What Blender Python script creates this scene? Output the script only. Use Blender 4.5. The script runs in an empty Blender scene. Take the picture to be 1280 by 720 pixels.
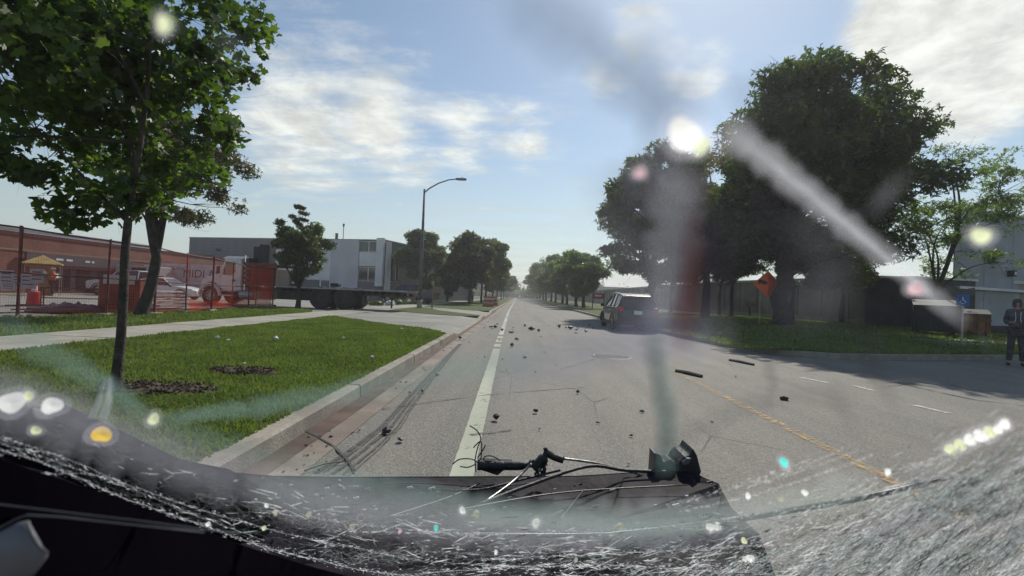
import bpy, bmesh, math, random
import numpy as np
from mathutils import Vector, Matrix, noise as mnoise
R = math.radians
S = bpy.context.scene
COL = S.collection
# ------------------------------------------------------------------ camera
FPX, EYE = 600.0, 1.3                       # focal length in pixels of a 1280 wide frame, eye height
C = Vector((0, 0, EYE))
_v = Vector((8 / FPX, -10 / FPX, -1)).normalized()          # where the road's direction lies in the camera's frame
_k = Vector((math.sin(R(2.35)), math.cos(R(2.35)), 0))
_k = (_k - _v * _k.dot(_v)).normalized()
_x = _v.cross(_k)
M3 = Matrix((_x, _v, _k))
cam = bpy.data.cameras.new('dash_camera'); camo = bpy.data.objects.new('dash_camera', cam); COL.objects.link(camo)
cam.sensor_width = 36; cam.lens = 36 * FPX / 1280; cam.clip_start = .01; cam.clip_end = 5000
cam.dof.use_dof = True; cam.dof.focus_distance = 9; cam.dof.aperture_fstop = 16.5
mw = M3.to_4x4(); mw.translation = C; camo.matrix_world = mw
S.camera = camo
# ------------------------------------------------------------------ sky, sun, exposure
SUN_AZ, SUN_EL = 20.0, 42.0                 # degrees right of +Y, above the horizon
sd = Vector((math.sin(R(SUN_AZ)) * math.cos(R(SUN_EL)), math.cos(R(SUN_AZ)) * math.cos(R(SUN_EL)), math.sin(R(SUN_EL))))
sun = bpy.data.lights.new('sun', 'SUN'); sun.energy = 4.4; sun.angle = R(.5); sun.color = (1, .95, .86)
suno = bpy.data.objects.new('sun', sun); COL.objects.link(suno)
suno.rotation_euler = sd.to_track_quat('Z', 'Y').to_euler(); suno.location = (0, 0, 60)
S.view_settings.view_transform = 'Standard'; S.view_settings.look = 'None'
S.view_settings.exposure = -0.02; S.view_settings.gamma = 1
S.render.engine = 'CYCLES'
S.cycles.use_denoising = True
S.cycles.max_bounces = 8; S.cycles.transparent_max_bounces = 24
S.cycles.sample_clamp_indirect = 6


class NT:
    def __init__(s, tree): s.t = tree; s.n = tree.nodes; s.l = tree.links
    def new(s, typ, **kw):
        n = s.n.new(typ)
        for k, v in kw.items(): setattr(n, k, v)
        return n
    def link(s, a, b): s.l.new(a, b)
    def val(s, sock, v):
        if hasattr(v, 'is_output') or isinstance(v, bpy.types.NodeSocket): s.link(v, sock)
        else: sock.default_value = v
    def math(s, op, a, b=0.0, c=None, clamp=False):
        n = s.new('ShaderNodeMath', operation=op); n.use_clamp = clamp
        s.val(n.inputs[0], a); s.val(n.inputs[1], b)
        if c is not None: s.val(n.inputs[2], c)
        return n.outputs[0]
    def vmath(s, op, a, b):
        n = s.new('ShaderNodeVectorMath', operation=op); s.val(n.inputs[0], a); s.val(n.inputs[1], b)
        return n.outputs['Value'] if op in ('DOT_PRODUCT', 'LENGTH') else n.outputs[0]
    def mix(s, f, a, b):
        n = s.new('ShaderNodeMix', data_type='RGBA'); s.val(n.inputs['Factor'], f)
        s.val(n.inputs[6], a); s.val(n.inputs[7], b); return n.outputs[2]
    def noise(s, vec, scale, detail=3, rough=.55, dist=0.0):
        n = s.new('ShaderNodeTexNoise'); s.val(n.inputs['Scale'], scale); n.inputs['Detail'].default_value = detail
        n.inputs['Roughness'].default_value = rough; n.inputs['Distortion'].default_value = dist
        if vec is not None: s.link(vec, n.inputs['Vector'])
        return n.outputs['Fac']
    def voro(s, vec, scale, feature='F1'):
        n = s.new('ShaderNodeTexVoronoi', feature=feature); s.val(n.inputs['Scale'], scale)
        if vec is not None: s.link(vec, n.inputs['Vector'])
        return n
    def ramp(s, f, a, b, lo=0.0, hi=1.0):
        n = s.new('ShaderNodeMapRange'); n.interpolation_type = 'SMOOTHSTEP'
        s.val(n.inputs[0], f); n.inputs[1].default_value = a; n.inputs[2].default_value = b
        n.inputs[3].default_value = lo; n.inputs[4].default_value = hi; return n.outputs[0]
    def scale(s, vec, sx, sy, sz):
        n = s.new('ShaderNodeMapping'); s.link(vec, n.inputs[0]); n.inputs['Scale'].default_value = (sx, sy, sz); return n.outputs[0]


def pix_dir(px, py): return (M3 @ Vector(((px - 640) / FPX, -(py - 360) / FPX, -1)))
def gp(px, py, z=0.0):
    d = pix_dir(px, py); t = (z - C.z) / d.z; return C + d * t
def wp(px, py, depth): return C + pix_dir(px, py) * depth

W = bpy.data.worlds.new('World'); S.world = W; W.use_nodes = True
q = NT(W.node_tree); q.n.clear()
sky = q.new('ShaderNodeTexSky', sky_type='NISHITA'); sky.sun_disc = False
sky.sun_elevation = R(SUN_EL); sky.sun_rotation = R(SUN_AZ); sky.altitude = 200; sky.air_density = 1.0; sky.dust_density = .4; sky.ozone_density = 1.0
tc = q.new('ShaderNodeTexCoord'); dirv = tc.outputs['Generated']
sep = q.new('ShaderNodeSeparateXYZ'); q.link(dirv, sep.inputs[0])
zz = q.math('ADD', q.math('MAXIMUM', sep.outputs[2], 0.0), 0.13)
cx = q.math('DIVIDE', sep.outputs[0], zz); cy = q.math('DIVIDE', sep.outputs[1], zz)
cmb = q.new('ShaderNodeCombineXYZ'); q.link(cx, cmb.inputs[0]); q.link(cy, cmb.inputs[1])
cn = q.noise(cmb.outputs[0], 2.1, 12, .66, .35)
cn2 = q.noise(q.scale(cmb.outputs[0], .5, 2.2, 1), 2.2, 8, .6, .6)
bias = None
def spot(px, py, r0, r1, w):                 # a bank of cloud in a direction, with its angular radius
    global bias
    d = pix_dir(px, py).normalized()
    dn = q.new('ShaderNodeVectorMath', operation='DOT_PRODUCT'); q.link(dirv, dn.inputs[0]); dn.inputs[1].default_value = d
    v = q.ramp(dn.outputs['Value'], math.cos(R(r1)), math.cos(R(r0)), 0, w)
    bias = v if bias is None else q.math('ADD', bias, v)
spot(1225, 20, 2, 11, .30); spot(1215, 100, 1, 6.5, .26); spot(1140, 30, 1, 7, .16)
spot(400, 130, 3, 11, .17); spot(520, 150, 3, 9, .17); spot(620, 178, 2, 7, .14); spot(330, 190, 2, 9, .10); spot(470, 200, 2, 8, .07)
spot(870, 85, .3, 4.6, .14); spot(765, 85, .3, 4.2, .13); spot(815, 25, .5, 5, .17); spot(700, 165, 2, 8, .1)
cm = q.ramp(q.math('ADD', q.math('ADD', q.math('MULTIPLY', cn, .62), q.math('MULTIPLY', cn2, .38)), bias), .57, .84, 0, .92)
# a thin sheet of high cloud, thickest low over the street
veil = q.math('MULTIPLY', q.ramp(sep.outputs[2], .02, .36, .64, .03), q.ramp(cn2, .3, .7, .55, 1.15))
veil = q.math('MINIMUM', veil, .8)
shade = q.ramp(q.noise(cmb.outputs[0], 5, 8, .65, .3), .3, .7, .70, 1.12)
tint = q.new('ShaderNodeMix', data_type='RGBA', blend_type='MULTIPLY'); tint.inputs[0].default_value = 1; q.link(sky.outputs[0], tint.inputs[6]); tint.inputs[7].default_value = (.90, .97, .97, 1)
base = q.mix(veil, tint.outputs[2], (5.3, 5.95, 5.2, 1))
cc = q.new('ShaderNodeMix', data_type='RGBA', blend_type='MULTIPLY'); cc.inputs[0].default_value = 1
cc.inputs[6].default_value = (8.9, 8.9, 8.3, 1)
cs = q.new('ShaderNodeCombineColor'); q.link(shade, cs.inputs[0]); q.link(shade, cs.inputs[1]); q.link(shade, cs.inputs[2])
q.link(cs.outputs[0], cc.inputs[7])
fin = q.mix(cm, base, cc.outputs[2])
bg = q.new('ShaderNodeBackground'); q.link(fin, bg.inputs[0]); bg.inputs[1].default_value = .112
wo = q.new('ShaderNodeOutputWorld'); q.link(bg.outputs[0], wo.inputs[0])

# ------------------------------------------------------------------ materials
MATS = {}
def mat(name, col, rough=.7, metal=0.0, var=.12, vscale=3.0, bump=0.0, bscale=40.0, spec=.5, trans=0.0, col2=None, coat=0.0, var2=0.0):
    if name in MATS: return MATS[name]
    m = bpy.data.materials.new(name); m.use_nodes = True; t = NT(m.node_tree)
    p = t.n['Principled BSDF']; p.inputs['Roughness'].default_value = rough; p.inputs['Metallic'].default_value = metal
    p.inputs['Specular IOR Level'].default_value = spec; p.inputs['Coat Weight'].default_value = coat
    p.inputs['Transmission Weight'].default_value = trans
    g = t.new('ShaderNodeNewGeometry'); pos = g.outputs['Position']
    c2 = col2 or tuple(max(0, c * (1 - 2.6 * var)) for c in col)
    f = t.ramp(t.noise(pos, vscale, 5, .6), .35, .68)
    p_col = t.mix(f, (*c2, 1), (*col, 1))
    if var2:
        f2 = t.ramp(t.noise(pos, vscale * 14, 3, .6), .38, .62)
        p_col = t.mix(t.math('MULTIPLY', f2, var2), p_col, (*[c * .55 for c in col], 1))
    t.link(p_col, p.inputs['Base Color'])
    if bump:
        b = t.new('ShaderNodeBump'); b.inputs['Strength'].default_value = bump; b.inputs['Distance'].default_value = .02
        t.link(t.noise(pos, bscale, 4, .6), b.inputs['Height']); t.link(b.outputs[0], p.inputs['Normal'])
    MATS[name] = m; return m

def asphalt_mat():
    m = bpy.data.materials.new('asphalt'); m.use_nodes = True; t = NT(m.node_tree); p = t.n['Principled BSDF']
    pos = t.new('ShaderNodeNewGeometry').outputs['Position']
    big = t.ramp(t.noise(t.scale(pos, 1, .22, 1), .55, 6, .65), .3, .7)
    trk = t.ramp(t.noise(t.scale(pos, 1.1, .035, 1), 1.6, 4, .6), .42, .66); pat = t.ramp(t.noise(pos, .33, 6, .7), .54, .62)
    c = t.mix(big, (.178, .158, .134, 1), (.232, .208, .178, 1))
    c = t.mix(t.math('MULTIPLY', trk, .38), c, (.095, .088, .078, 1)); c = t.mix(t.math('MULTIPLY', pat, .25), c, (.27, .25, .215, 1))
    vo = t.voro(pos, 95)
    agg = t.ramp(vo.outputs['Color'], .15, .9)
    sepc = t.new('ShaderNodeSeparateColor'); t.link(vo.outputs['Color'], sepc.inputs[0])
    c = t.mix(t.math('MULTIPLY', t.ramp(sepc.outputs[0], .62, .95), .55), c, (.36, .34, .30, 1))
    c = t.mix(t.math('MULTIPLY', t.ramp(sepc.outputs[1], .6, .95), .6), c, (.07, .065, .06, 1))
    sp = t.ramp(t.noise(pos, 14, 4, .7), .58, .75)
    c = t.mix(t.math('MULTIPLY', sp, .3), c, (.1, .095, .085, 1))
    # fine branching cracks, in places
    ve = t.voro(t.scale(pos, .8, .35, 1), 1.1, 'DISTANCE_TO_EDGE')
    wob = t.noise(pos, 9, 4, .7)
    crack = t.math('LESS_THAN', t.math('ADD', ve.outputs['Distance'], t.math('MULTIPLY', wob, .012)), .0115)
    where = t.ramp(t.noise(pos, .23, 2, .5), .52, .6)
    c = t.mix(t.math('MULTIPLY', t.math('MULTIPLY', crack, where), .7), c, (.05, .045, .04, 1))
    t.link(c, p.inputs['Base Color']); p.inputs['Roughness'].default_value = .82; p.inputs['Specular IOR Level'].default_value = .35
    b = t.new('ShaderNodeBump'); b.inputs['Strength'].default_value = .5; b.inputs['Distance'].default_value = .006
    t.link(vo.outputs['Distance'], b.inputs['Height']); t.link(b.outputs[0], p.inputs['Normal'])
    return m
def paint_mat(name, col, wear, sc=9):
    m = bpy.data.materials.new(name); m.use_nodes = True; t = NT(m.node_tree); p = t.n['Principled BSDF']
    pos = t.new('ShaderNodeNewGeometry').outputs['Position']
    n = t.math('ADD', t.math('MULTIPLY', t.noise(pos, sc, 6, .75), .6), t.math('MULTIPLY', t.noise(pos, sc * 9, 3, .7), .4))
    f = t.ramp(n, wear - .06, wear + .05)
    w2 = t.ramp(t.noise(t.scale(pos, 1, .12, 1), 1.3, 3, .5), .3, .7, .6, 1)
    p.inputs['Base Color'].default_value = (*col, 1); p.inputs['Roughness'].default_value = .7
    tr = t.new('ShaderNodeBsdfTransparent'); mx = t.new('ShaderNodeMixShader'); t.link(t.math('MULTIPLY', f, w2), mx.inputs[0]); t.link(tr.outputs[0], mx.inputs[1]); t.link(p.outputs[0], mx.inputs[2]); t.link(mx.outputs[0], t.n['Material Output'].inputs[0])
    return m
def grass_mat():
    m = bpy.data.materials.new('lawn'); m.use_nodes = True; t = NT(m.node_tree); p = t.n['Principled BSDF']
    pos = t.new('ShaderNodeNewGeometry').outputs['Position']
    a = t.ramp(t.noise(pos, .9, 5, .6), .3, .7); b = t.ramp(t.noise(pos, 18, 4, .7), .35, .65)
    c = t.mix(a, (.082, .108, .028, 1), (.125, .152, .044, 1)); c = t.mix(t.math('MULTIPLY', b, .55), c, (.032, .046, .014, 1))
    d = t.ramp(t.noise(pos, .35, 4, .7), .6, .74); c = t.mix(t.math('MULTIPLY', d, .5), c, (.13, .13, .045, 1))
    t.link(c, p.inputs['Base Color']); p.inputs['Roughness'].default_value = .9; p.inputs['Specular IOR Level'].default_value = .2
    bb = t.new('ShaderNodeBump'); bb.inputs['Strength'].default_value = .9; bb.inputs['Distance'].default_value = .05
    t.link(t.noise(pos, 30, 4, .8), bb.inputs['Height']); t.link(bb.outputs[0], p.inputs['Normal'])
    return m
def leaf_mat(name, c1, c2, c3, sc=.7, tr=.35, dry=None):
    if name in MATS: return MATS[name]
    m = bpy.data.materials.new(name); m.use_nodes = True; t = NT(m.node_tree); t.n.remove(t.n['Principled BSDF'])
    g = t.new('ShaderNodeNewGeometry'); pos = g.outputs['Position']
    f = t.ramp(t.noise(pos, sc, 4, .6), .35, .65)
    c = t.mix(f, (*c1, 1), (*c2, 1)); c = t.mix(t.ramp(g.outputs['Random Per Island'], .78, 1), c, (*c3, 1))
    if dry: c = t.mix(t.math('MULTIPLY', t.ramp(t.noise(pos, .75, 5, .7), .50, .66), .6), c, (*dry, 1)); c = t.mix(t.math('MULTIPLY', t.ramp(t.noise(t.scale(pos, 1, 1, 1), 3.1, 4, .7), .56, .7), .5), c, (*[k * .55 for k in c1], 1))
    d = t.new('ShaderNodeBsdfDiffuse'); t.link(c, d.inputs[0])
    tl = t.new('ShaderNodeBsdfTranslucent')
    br = t.new('ShaderNodeMix', data_type='RGBA', blend_type='MULTIPLY'); br.inputs[0].default_value = 1; t.link(c, br.inputs[6]); br.inputs[7].default_value = (1.7, 2.1, .6, 1)
    t.link(br.outputs[2], tl.inputs[0])
    mx = t.new('ShaderNodeMixShader'); mx.inputs[0].default_value = tr; t.link(d.outputs[0], mx.inputs[1]); t.link(tl.outputs[0], mx.inputs[2])
    gl = t.new('ShaderNodeBsdfGlossy'); gl.inputs['Roughness'].default_value = .42
    m2 = t.new('ShaderNodeMixShader'); m2.inputs[0].default_value = .05; t.link(mx.outputs[0], m2.inputs[1]); t.link(gl.outputs[0], m2.inputs[2])
    t.link(m2.outputs[0], t.n['Material Output'].inputs[0]); MATS[name] = m; return m
def siding_mat(name, c1, c2, pitch, axis=2, wid=.08, rough=.75):
    """painted sheet with narrow recessed laps every PITCH metres along an axis"""
    m = bpy.data.materials.new(name); m.use_nodes = True; t = NT(m.node_tree); p = t.n['Principled BSDF']
    pos = t.new('ShaderNodeNewGeometry').outputs['Position']; sp = t.new('ShaderNodeSeparateXYZ'); t.link(pos, sp.inputs[0])
    fr = t.math('FRACT', t.math('DIVIDE', sp.outputs[axis], pitch)); g = t.math('LESS_THAN', fr, wid)
    st = t.ramp(t.noise(t.scale(pos, 1, 1, .25), 1.2, 5, .65), .35, .7)
    c = t.mix(st, (*c2, 1), (*c1, 1)); c = t.mix(t.math('MULTIPLY', g, .5), c, tuple([x * .4 for x in c1] + [1]))
    t.link(c, p.inputs['Base Color']); p.inputs['Roughness'].default_value = rough; return m

ASPH = asphalt_mat(); LAWN = grass_mat()
CONC = mat('concrete', (.40, .365, .30), .85, var=.12, vscale=1.7, bump=.3, bscale=60, var2=.35)
CONC2 = mat('kerb_concrete', (.38, .33, .27), .85, var=.16, vscale=2.2, bump=.4, bscale=50, var2=.45)
GUT = mat('gutter_concrete', (.30, .245, .20), .85, var=.2, vscale=1.1, bump=.3, bscale=50, var2=.4, col2=(.17, .125, .10))
LOT = mat('lot_pavement', (.30, .285, .25), .85, var=.15, vscale=.4, bump=.3, bscale=40, var2=.3)
DIRT = mat('soil', (.105, .070, .045), .95, var=.25, vscale=8, bump=1, bscale=25)
BARK = mat('bark', (.085, .066, .052), .9, var=.22, vscale=9, bump=1, bscale=30)
BARKD = mat('dark_bark', (.055, .044, .037), .9, var=.22, vscale=5, bump=1, bscale=22)
BLACK = mat('black_plastic', (.022, .021, .024), .55, var=.2, vscale=12, bump=.25, bscale=50)
RUBBER = mat('tyre_rubber', (.03, .029, .029), .8, var=.15, vscale=10)
STEEL = mat('galvanised_steel', (.38, .38, .37), .45, metal=.8, var=.12, vscale=6)
DSTEEL = mat('dark_steel', (.09, .085, .085), .5, metal=.6, var=.2, vscale=6)
CHROME = mat('bright_metal', (.7, .7, .7), .2, metal=1, var=.05)
GLASSD = mat('dark_window_glass', (.022, .024, .03), .08, var=.2, vscale=.7, spec=.8)
WPAINT = mat('white_paint', (.72, .72, .70), .4, var=.06, vscale=2, coat=.3)
REDL = mat('red_lens', (.45, .02, .02), .25, var=.1)
HEADL = mat('clear_lens', (.7, .7, .72), .1, var=.05)

# ------------------------------------------------------------------ mesh helpers
class MB:
    def __init__(s): s.v = []; s.f = []
    def add(s, vs, fs):
        o = len(s.v); s.v += [tuple(a) for a in vs]; s.f += [tuple(i + o for i in f) for f in fs]; return s
    def box(s, c, size, rz=0, rx=0, ry=0):
        m = Matrix.Rotation(rz, 3, 'Z') @ Matrix.Rotation(ry, 3, 'Y') @ Matrix.Rotation(rx, 3, 'X'); h = [a / 2 for a in size]
        vs = [Vector(c) + m @ Vector((x * h[0], y * h[1], z * h[2])) for x in (-1, 1) for y in (-1, 1) for z in (-1, 1)]
        return s.add(vs, [(0, 1, 3, 2), (4, 6, 7, 5), (0, 4, 5, 1), (2, 3, 7, 6), (0, 2, 6, 4), (1, 5, 7, 3)])
    def b2(s, a, b):                          # box between corners
        return s.box([(a[i] + b[i]) / 2 for i in range(3)], [abs(b[i] - a[i]) for i in range(3)])
    def tube(s, pts, rad, n=8, cap=True):
        pts = [Vector(p) for p in pts]; rad = rad if isinstance(rad, (list, tuple)) else [rad] * len(pts)
        vs = []; fs = []; ref = None
        for i, p in enumerate(pts):
            d = (pts[min(i + 1, len(pts) - 1)] - pts[max(i - 1, 0)]).normalized()
            if ref is None: ref = d.orthogonal().normalized()
            ref = (ref - d * ref.dot(d)); ref = ref.normalized() if ref.length > 1e-5 else d.orthogonal().normalized()
            b = d.cross(ref)
            for k in range(n):
                a = 2 * math.pi * k / n; vs.append(p + (ref * math.cos(a) + b * math.sin(a)) * rad[i])
        for i in range(len(pts) - 1):
            for k in range(n):
                k2 = (k + 1) % n; fs.append((i * n + k, i * n + k2, (i + 1) * n + k2, (i + 1) * n + k))
        if cap: fs.append(tuple(range(n))[::-1]); fs.append(tuple(range((len(pts) - 1) * n, len(pts) * n)))
        return s.add(vs, fs)
    def prism(s, poly, z0, z1):
        n = len(poly); f0 = z1 if callable(z1) else (lambda x, y: z1)
        vs = [(x, y, z0) for x, y in poly] + [(x, y, f0(x, y)) for x, y in poly]
        a = sum(poly[i][0] * poly[(i + 1) % n][1] - poly[(i + 1) % n][0] * poly[i][1] for i in range(n))
        fs = [tuple(range(n, 2 * n)), tuple(range(n))[::-1]] + [(i, (i + 1) % n, (i + 1) % n + n, i + n) for i in range(n)]
        if a < 0: fs = [f[::-1] for f in fs]
        return s.add(vs, fs)
    def extr(s, poly, x0, x1, axis='x'):      # profile in (y,z), extruded along x
        n = len(poly)
        vs = [(x0, y, z) for y, z in poly] + [(x1, y, z) for y, z in poly]
        fs = [tuple(range(n)), tuple(range(n, 2 * n))[::-1]] + [(i, i + n, (i + 1) % n + n, (i + 1) % n) for i in range(n)]
        return s.add(vs, fs)
    def mesh(s, name):
        me = bpy.data.meshes.new(name); me.from_pydata(s.v, [], s.f); me.validate(); me.update(); return me
    def build(s, name, m, parent=None, smooth=False, bevel=0, label=None, kind=None):
        me = s.mesh(name)
        bm = bmesh.new(); bm.from_mesh(me); bmesh.ops.recalc_face_normals(bm, faces=bm.faces); bm.to_mesh(me); bm.free()
        if smooth: me.polygons.foreach_set('use_smooth', [True] * len(me.polygons))
        me.materials.append(m)
        o = bpy.data.objects.new(name, me); COL.objects.link(o)
        if parent: o.parent = parent
        if bevel:
            b = o.modifiers.new('b', 'BEVEL'); b.width = bevel; b.segments = 2; b.limit_method = 'ANGLE'; b.angle_limit = R(40)
        if label: o['label'] = label
        if kind: o['kind'] = kind
        return o
def tag(o, label, cat=None, group=None, kind=None):
    if label: o['label'] = label
    if cat: o['category'] = cat
    if group: o['group'] = group
    if kind: o['kind'] = kind
    return o
def empty(name, loc=(0, 0, 0), rz=0, label=None, cat=None, group=None):
    o = bpy.data.objects.new(name, None); COL.objects.link(o); o.location = loc; o.rotation_euler = (0, 0, rz); o.empty_display_size = .2
    return tag(o, label, cat, group)
def copy_tree(o, parent=None):
    c = o.copy(); COL.objects.link(c); c.parent = parent
    for ch in [k for k in COL.objects if k.parent == o]: copy_tree(ch, c)
    return c
def fast_mesh(name, verts, loops, starts, totals, m):
    me = bpy.data.meshes.new(name)
    me.vertices.add(len(verts)); me.vertices.foreach_set('co', np.asarray(verts, dtype=np.float32).ravel())
    me.loops.add(len(loops)); me.loops.foreach_set('vertex_index', np.asarray(loops, dtype=np.int32))
    me.polygons.add(len(starts)); me.polygons.foreach_set('loop_start', np.asarray(starts, dtype=np.int32))
    me.polygons.foreach_set('loop_total', np.asarray(totals, dtype=np.int32))
    me.update(calc_edges=True); me.materials.append(m); return me
def text(body, size, m, parent, loc, rot, name='lettering'):
    cu = bpy.data.curves.new(name, 'FONT'); cu.body = body; cu.size = size; cu.extrude = .004; cu.align_x = 'CENTER'; cu.align_y = 'CENTER'
    t_ = bpy.data.objects.new(name, cu); COL.objects.link(t_); me = bpy.data.meshes.new_from_object(t_.evaluated_get(bpy.context.evaluated_depsgraph_get())); bpy.data.objects.remove(t_)
    me.materials.clear(); me.materials.append(m); o = bpy.data.objects.new(name, me); COL.objects.link(o); o.parent = parent; o.location = loc; o.rotation_euler = rot; return o
def struct(o): o['kind'] = 'structure'; return o
# ------------------------------------------------------------------ ground, road, kerbs
def sheet(name, poly, z, m, parent=None):
    mb = MB(); mb.add([(x, y, z(x, y) if callable(z) else z) for x, y in poly], [tuple(range(len(poly)))]); return mb.build(name, m, parent)
GZ = mat('far_ground', (.11, .12, .06), .9, var=.2, vscale=.05)
struct(sheet('ground', [(-1500, -60), (1500, -60), (1500, 3000), (-1500, 3000)], -.12, GZ))
KR = [(5.7, 420), (5.7, 30), (6.0, 18), (6.35, 14.9), (7.1, 13.2), (8.3, 12.55), (9.8, 12.85), (14.7, 14.4), (60, 28.8)]
struct(sheet('road', [(-1.45, -8), (60, -8), (60, 28.8), (14.7, 14.4), (9.8, 12.85), (8.3, 12.55), (7.1, 13.2), (6.35, 14.9), (6.0, 18), (5.7, 30), (5.7, 420), (-1.45, 420)], 0, ASPH))
struct(sheet('gutter', [(-1.85, -8), (-1.45, -8), (-1.45, 420), (-1.85, 420)], .004, GUT))
struct(sheet('gutter_stain', [(-1.85, -8), (-1.70, -8), (-1.66, 6), (-1.72, 13), (-1.70, 40), (-1.85, 40)], .008, mat('rusty_gutter_dirt', (.15, .095, .075), .9, var=.2, vscale=2.5, var2=.4)))
# left kerb in cast lengths: full height, dropped over the two driveways
kerb = struct(empty('kerb'))
def kz(y):
    lo = 0.0
    for a, b in ((14.2, 25.2), (26.8, 34.2)):
        lo = max(lo, min(1, max(0, (y - a) / 1.0)) * min(1, max(0, (b - y) / 1.0)))
    return .15 - .115 * lo
y = -6.2
rnd = random.Random(4)
while y < 75:
    L = 3.0 if y < 60 else 15
    mb = MB(); j = rnd.uniform(-.006, .006)
    ys = [y + .02] + [yy for yy in (14.2, 15.2, 24.2, 25.2, 26.8, 27.8, 33.2, 34.2) if y + .05 < yy < y + L - .05] + [y + L - .02]
    prof = lambda yy: [(-1.85 + j, -.05), (-1.86 + j, kz(yy) - .02), (-1.885 + j, kz(yy)), (-2.03 + j, kz(yy)), (-2.03 + j, -.05)]
    vs = [(x, yy, z) for yy in ys for x, z in prof(yy)]; n = 5
    fs = [tuple(range(5)), tuple(range((len(ys) - 1) * 5, len(ys) * 5))]
    for i in range(len(ys) - 1):
        for k in range(4): fs.append((i * n + k, i * n + k + 1, (i + 1) * n + k + 1, (i + 1) * n + k))
    mb.add(vs, fs).build('kerb_stone', CONC2, kerb, bevel=0); y += L
MB().b2((-2.03, 75, -.05), (-1.85, 420, .15)).build('kerb_stone', CONC2, kerb)
MB().b2((-2.02, -6, -.05), (-1.87, 75, .02)).build('kerb_bed', GUT, kerb)
# right kerb, following the corner into the side street
kr = struct(empty('kerb'))
def off(path, d):
    out = []
    for i, p in enumerate(path):
        a = Vector(path[max(i - 1, 0)]); b = Vector(path[min(i + 1, len(path) - 1)]); t = (b - a).normalized(); nrm = Vector((-t.y, t.x))
        out.append((p[0] + nrm.x * d, p[1] + nrm.y * d))
    return out
KO = off(KR, .16)
for i in range(len(KR) - 1):
    MB().prism([KR[i], KR[i + 1], KO[i + 1], KO[i]], -.05, .15).build('kerb_stone', CONC2, kr)
def side_d(x, y): return min(x - 5.8, y - (12.6 + .318 * (x - 8.7)) if x > 8 else 99)
def rz_(x, y):
    d = max(0, min(1, (side_d(x, y) - .6) / 9)); return .148 + .32 * d * d * (3 - 2 * d)
mb = MB(); cols = 14; OUT = [(70, 420), (70, 90), (70, 60), (70, 52), (70, 46), (70, 41), (70, 37), (70, 33), (70, 30.5)]
KP = []; OP = []
for i in range(len(KO) - 1):
    for k in range(6):
        f = k / 6; KP.append((KO[i][0] * (1 - f) + KO[i + 1][0] * f, KO[i][1] * (1 - f) + KO[i + 1][1] * f))
        OP.append((OUT[i][0] * (1 - f) + OUT[i + 1][0] * f, OUT[i][1] * (1 - f) + OUT[i + 1][1] * f))
vs = []
for a, b in zip(KP, OP):
    for j in range(cols):
        f = (j / (cols - 1)) ** 1.8; x = a[0] * (1 - f) + b[0] * f; yy = a[1] * (1 - f) + b[1] * f; vs.append((x, yy, rz_(x, yy)))
fs = [(i * cols + j, i * cols + j + 1, (i + 1) * cols + j + 1, (i + 1) * cols + j) for i in range(len(KP) - 1) for j in range(cols - 1)]
o = struct(mb.add(vs, fs).build('lawn', LAWN, smooth=True)); 
# left side: lot, lawns, drives, pavement
struct(sheet('car_park', [(-9.6, 18), (-9.6, 60), (-400, 60), (-400, -8), (-13.0, -8), (-13.0, 18)], .1, LOT))
ramp = lambda x, y: .02 if x > -2.1 else (.13 if x < -2.9 else .02 + (-2.1 - x) / .8 * .11)
def drive(y0, y1, f0, f1):
    mb = MB(); xs = [-1.99, -2.1, -2.9, -7.75]
    vs = [(x, yy, ramp(x, yy)) for x in xs for yy in (y0, y1)]
    mb.add(vs, [(0, 2, 3, 1), (2, 4, 5, 3), (4, 6, 7, 5)]); return struct(mb.build('driveway', LOT))
drive(12.5, 28, 0, 0); drive(28.004, 42, 0, 0)
struct(sheet('car_park', [(-9.55, 18.5), (-7.7, 18.5), (-7.7, 42), (-9.55, 42)], .128, LOT))
def lawnp(poly):
    o = struct(MB().prism(poly, -.05, .15).build('lawn', LAWN)); return o
def arc(cx_, cy_, r, a0, a1, n=8): return [(cx_ + r * math.cos(R(a0 + (a1 - a0) * i / n)), cy_ + r * math.sin(R(a0 + (a1 - a0) * i / n))) for i in range(n + 1)]
LAWN1 = [(-7.7, -6), (-2.03, -6), (-2.03, 13.6), (-2.25, 14.3), (-2.8, 15.0), (-3.8, 15.9), (-5.0, 17.0), (-6.2, 18.2), (-7.0, 19.2), (-7.7, 20.2)]
lawnp(LAWN1)
LAWN2 = [(-13.6, -6), (-9.6, -6), (-9.6, 21.5), (-10.0, 23.2), (-11.2, 24.6), (-13.6, 25.2)]
lawnp(LAWN2)
lawnp([(-2.03, 26.4), (-2.2, 25.6), (-2.9, 25.0), (-4.2, 25.3), (-7.7, 28.4), (-7.7, 37), (-6.8, 36.6), (-5.2, 31.5), (-2.6, 27.6)])
lawnp([(-2.03, 35.2), (-2.4, 34.2), (-3.2, 34.2), (-7.7, 39), (-7.7, 420), (-2.03, 420)])
lawnp([(-9.6, 39), (-9.6, 420), (-30, 420), (-30, 66), (-15.2, 60), (-13, 48)])
lawnp([(-17.4, 47.0), (-12.2, 39.5), (-13.6, 50), (-15.4, 54), (-44, 60), (-44, 55)])
pv = struct(empty('pavement'))
me0 = None; y = -6.0
rnd = random.Random(9)
while y < 70:
    if me0 is None:
        o = MB().box((0, 0, 0), (1.88, 1.785, .1)).build('paving_slab', CONC, pv); me0 = o.data
    else:
        o = bpy.data.objects.new('paving_slab', me0); COL.objects.link(o); o.parent = pv
    o.location = (-8.65, y, .106 + rnd.uniform(-.004, .004)); o.rotation_euler = (rnd.uniform(-.002, .002), rnd.uniform(-.002, .002), 0); y += 1.8
MB().b2((-9.59, 69.2, 0), (-7.71, 420, .155)).build('paving', CONC, pv)
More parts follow.
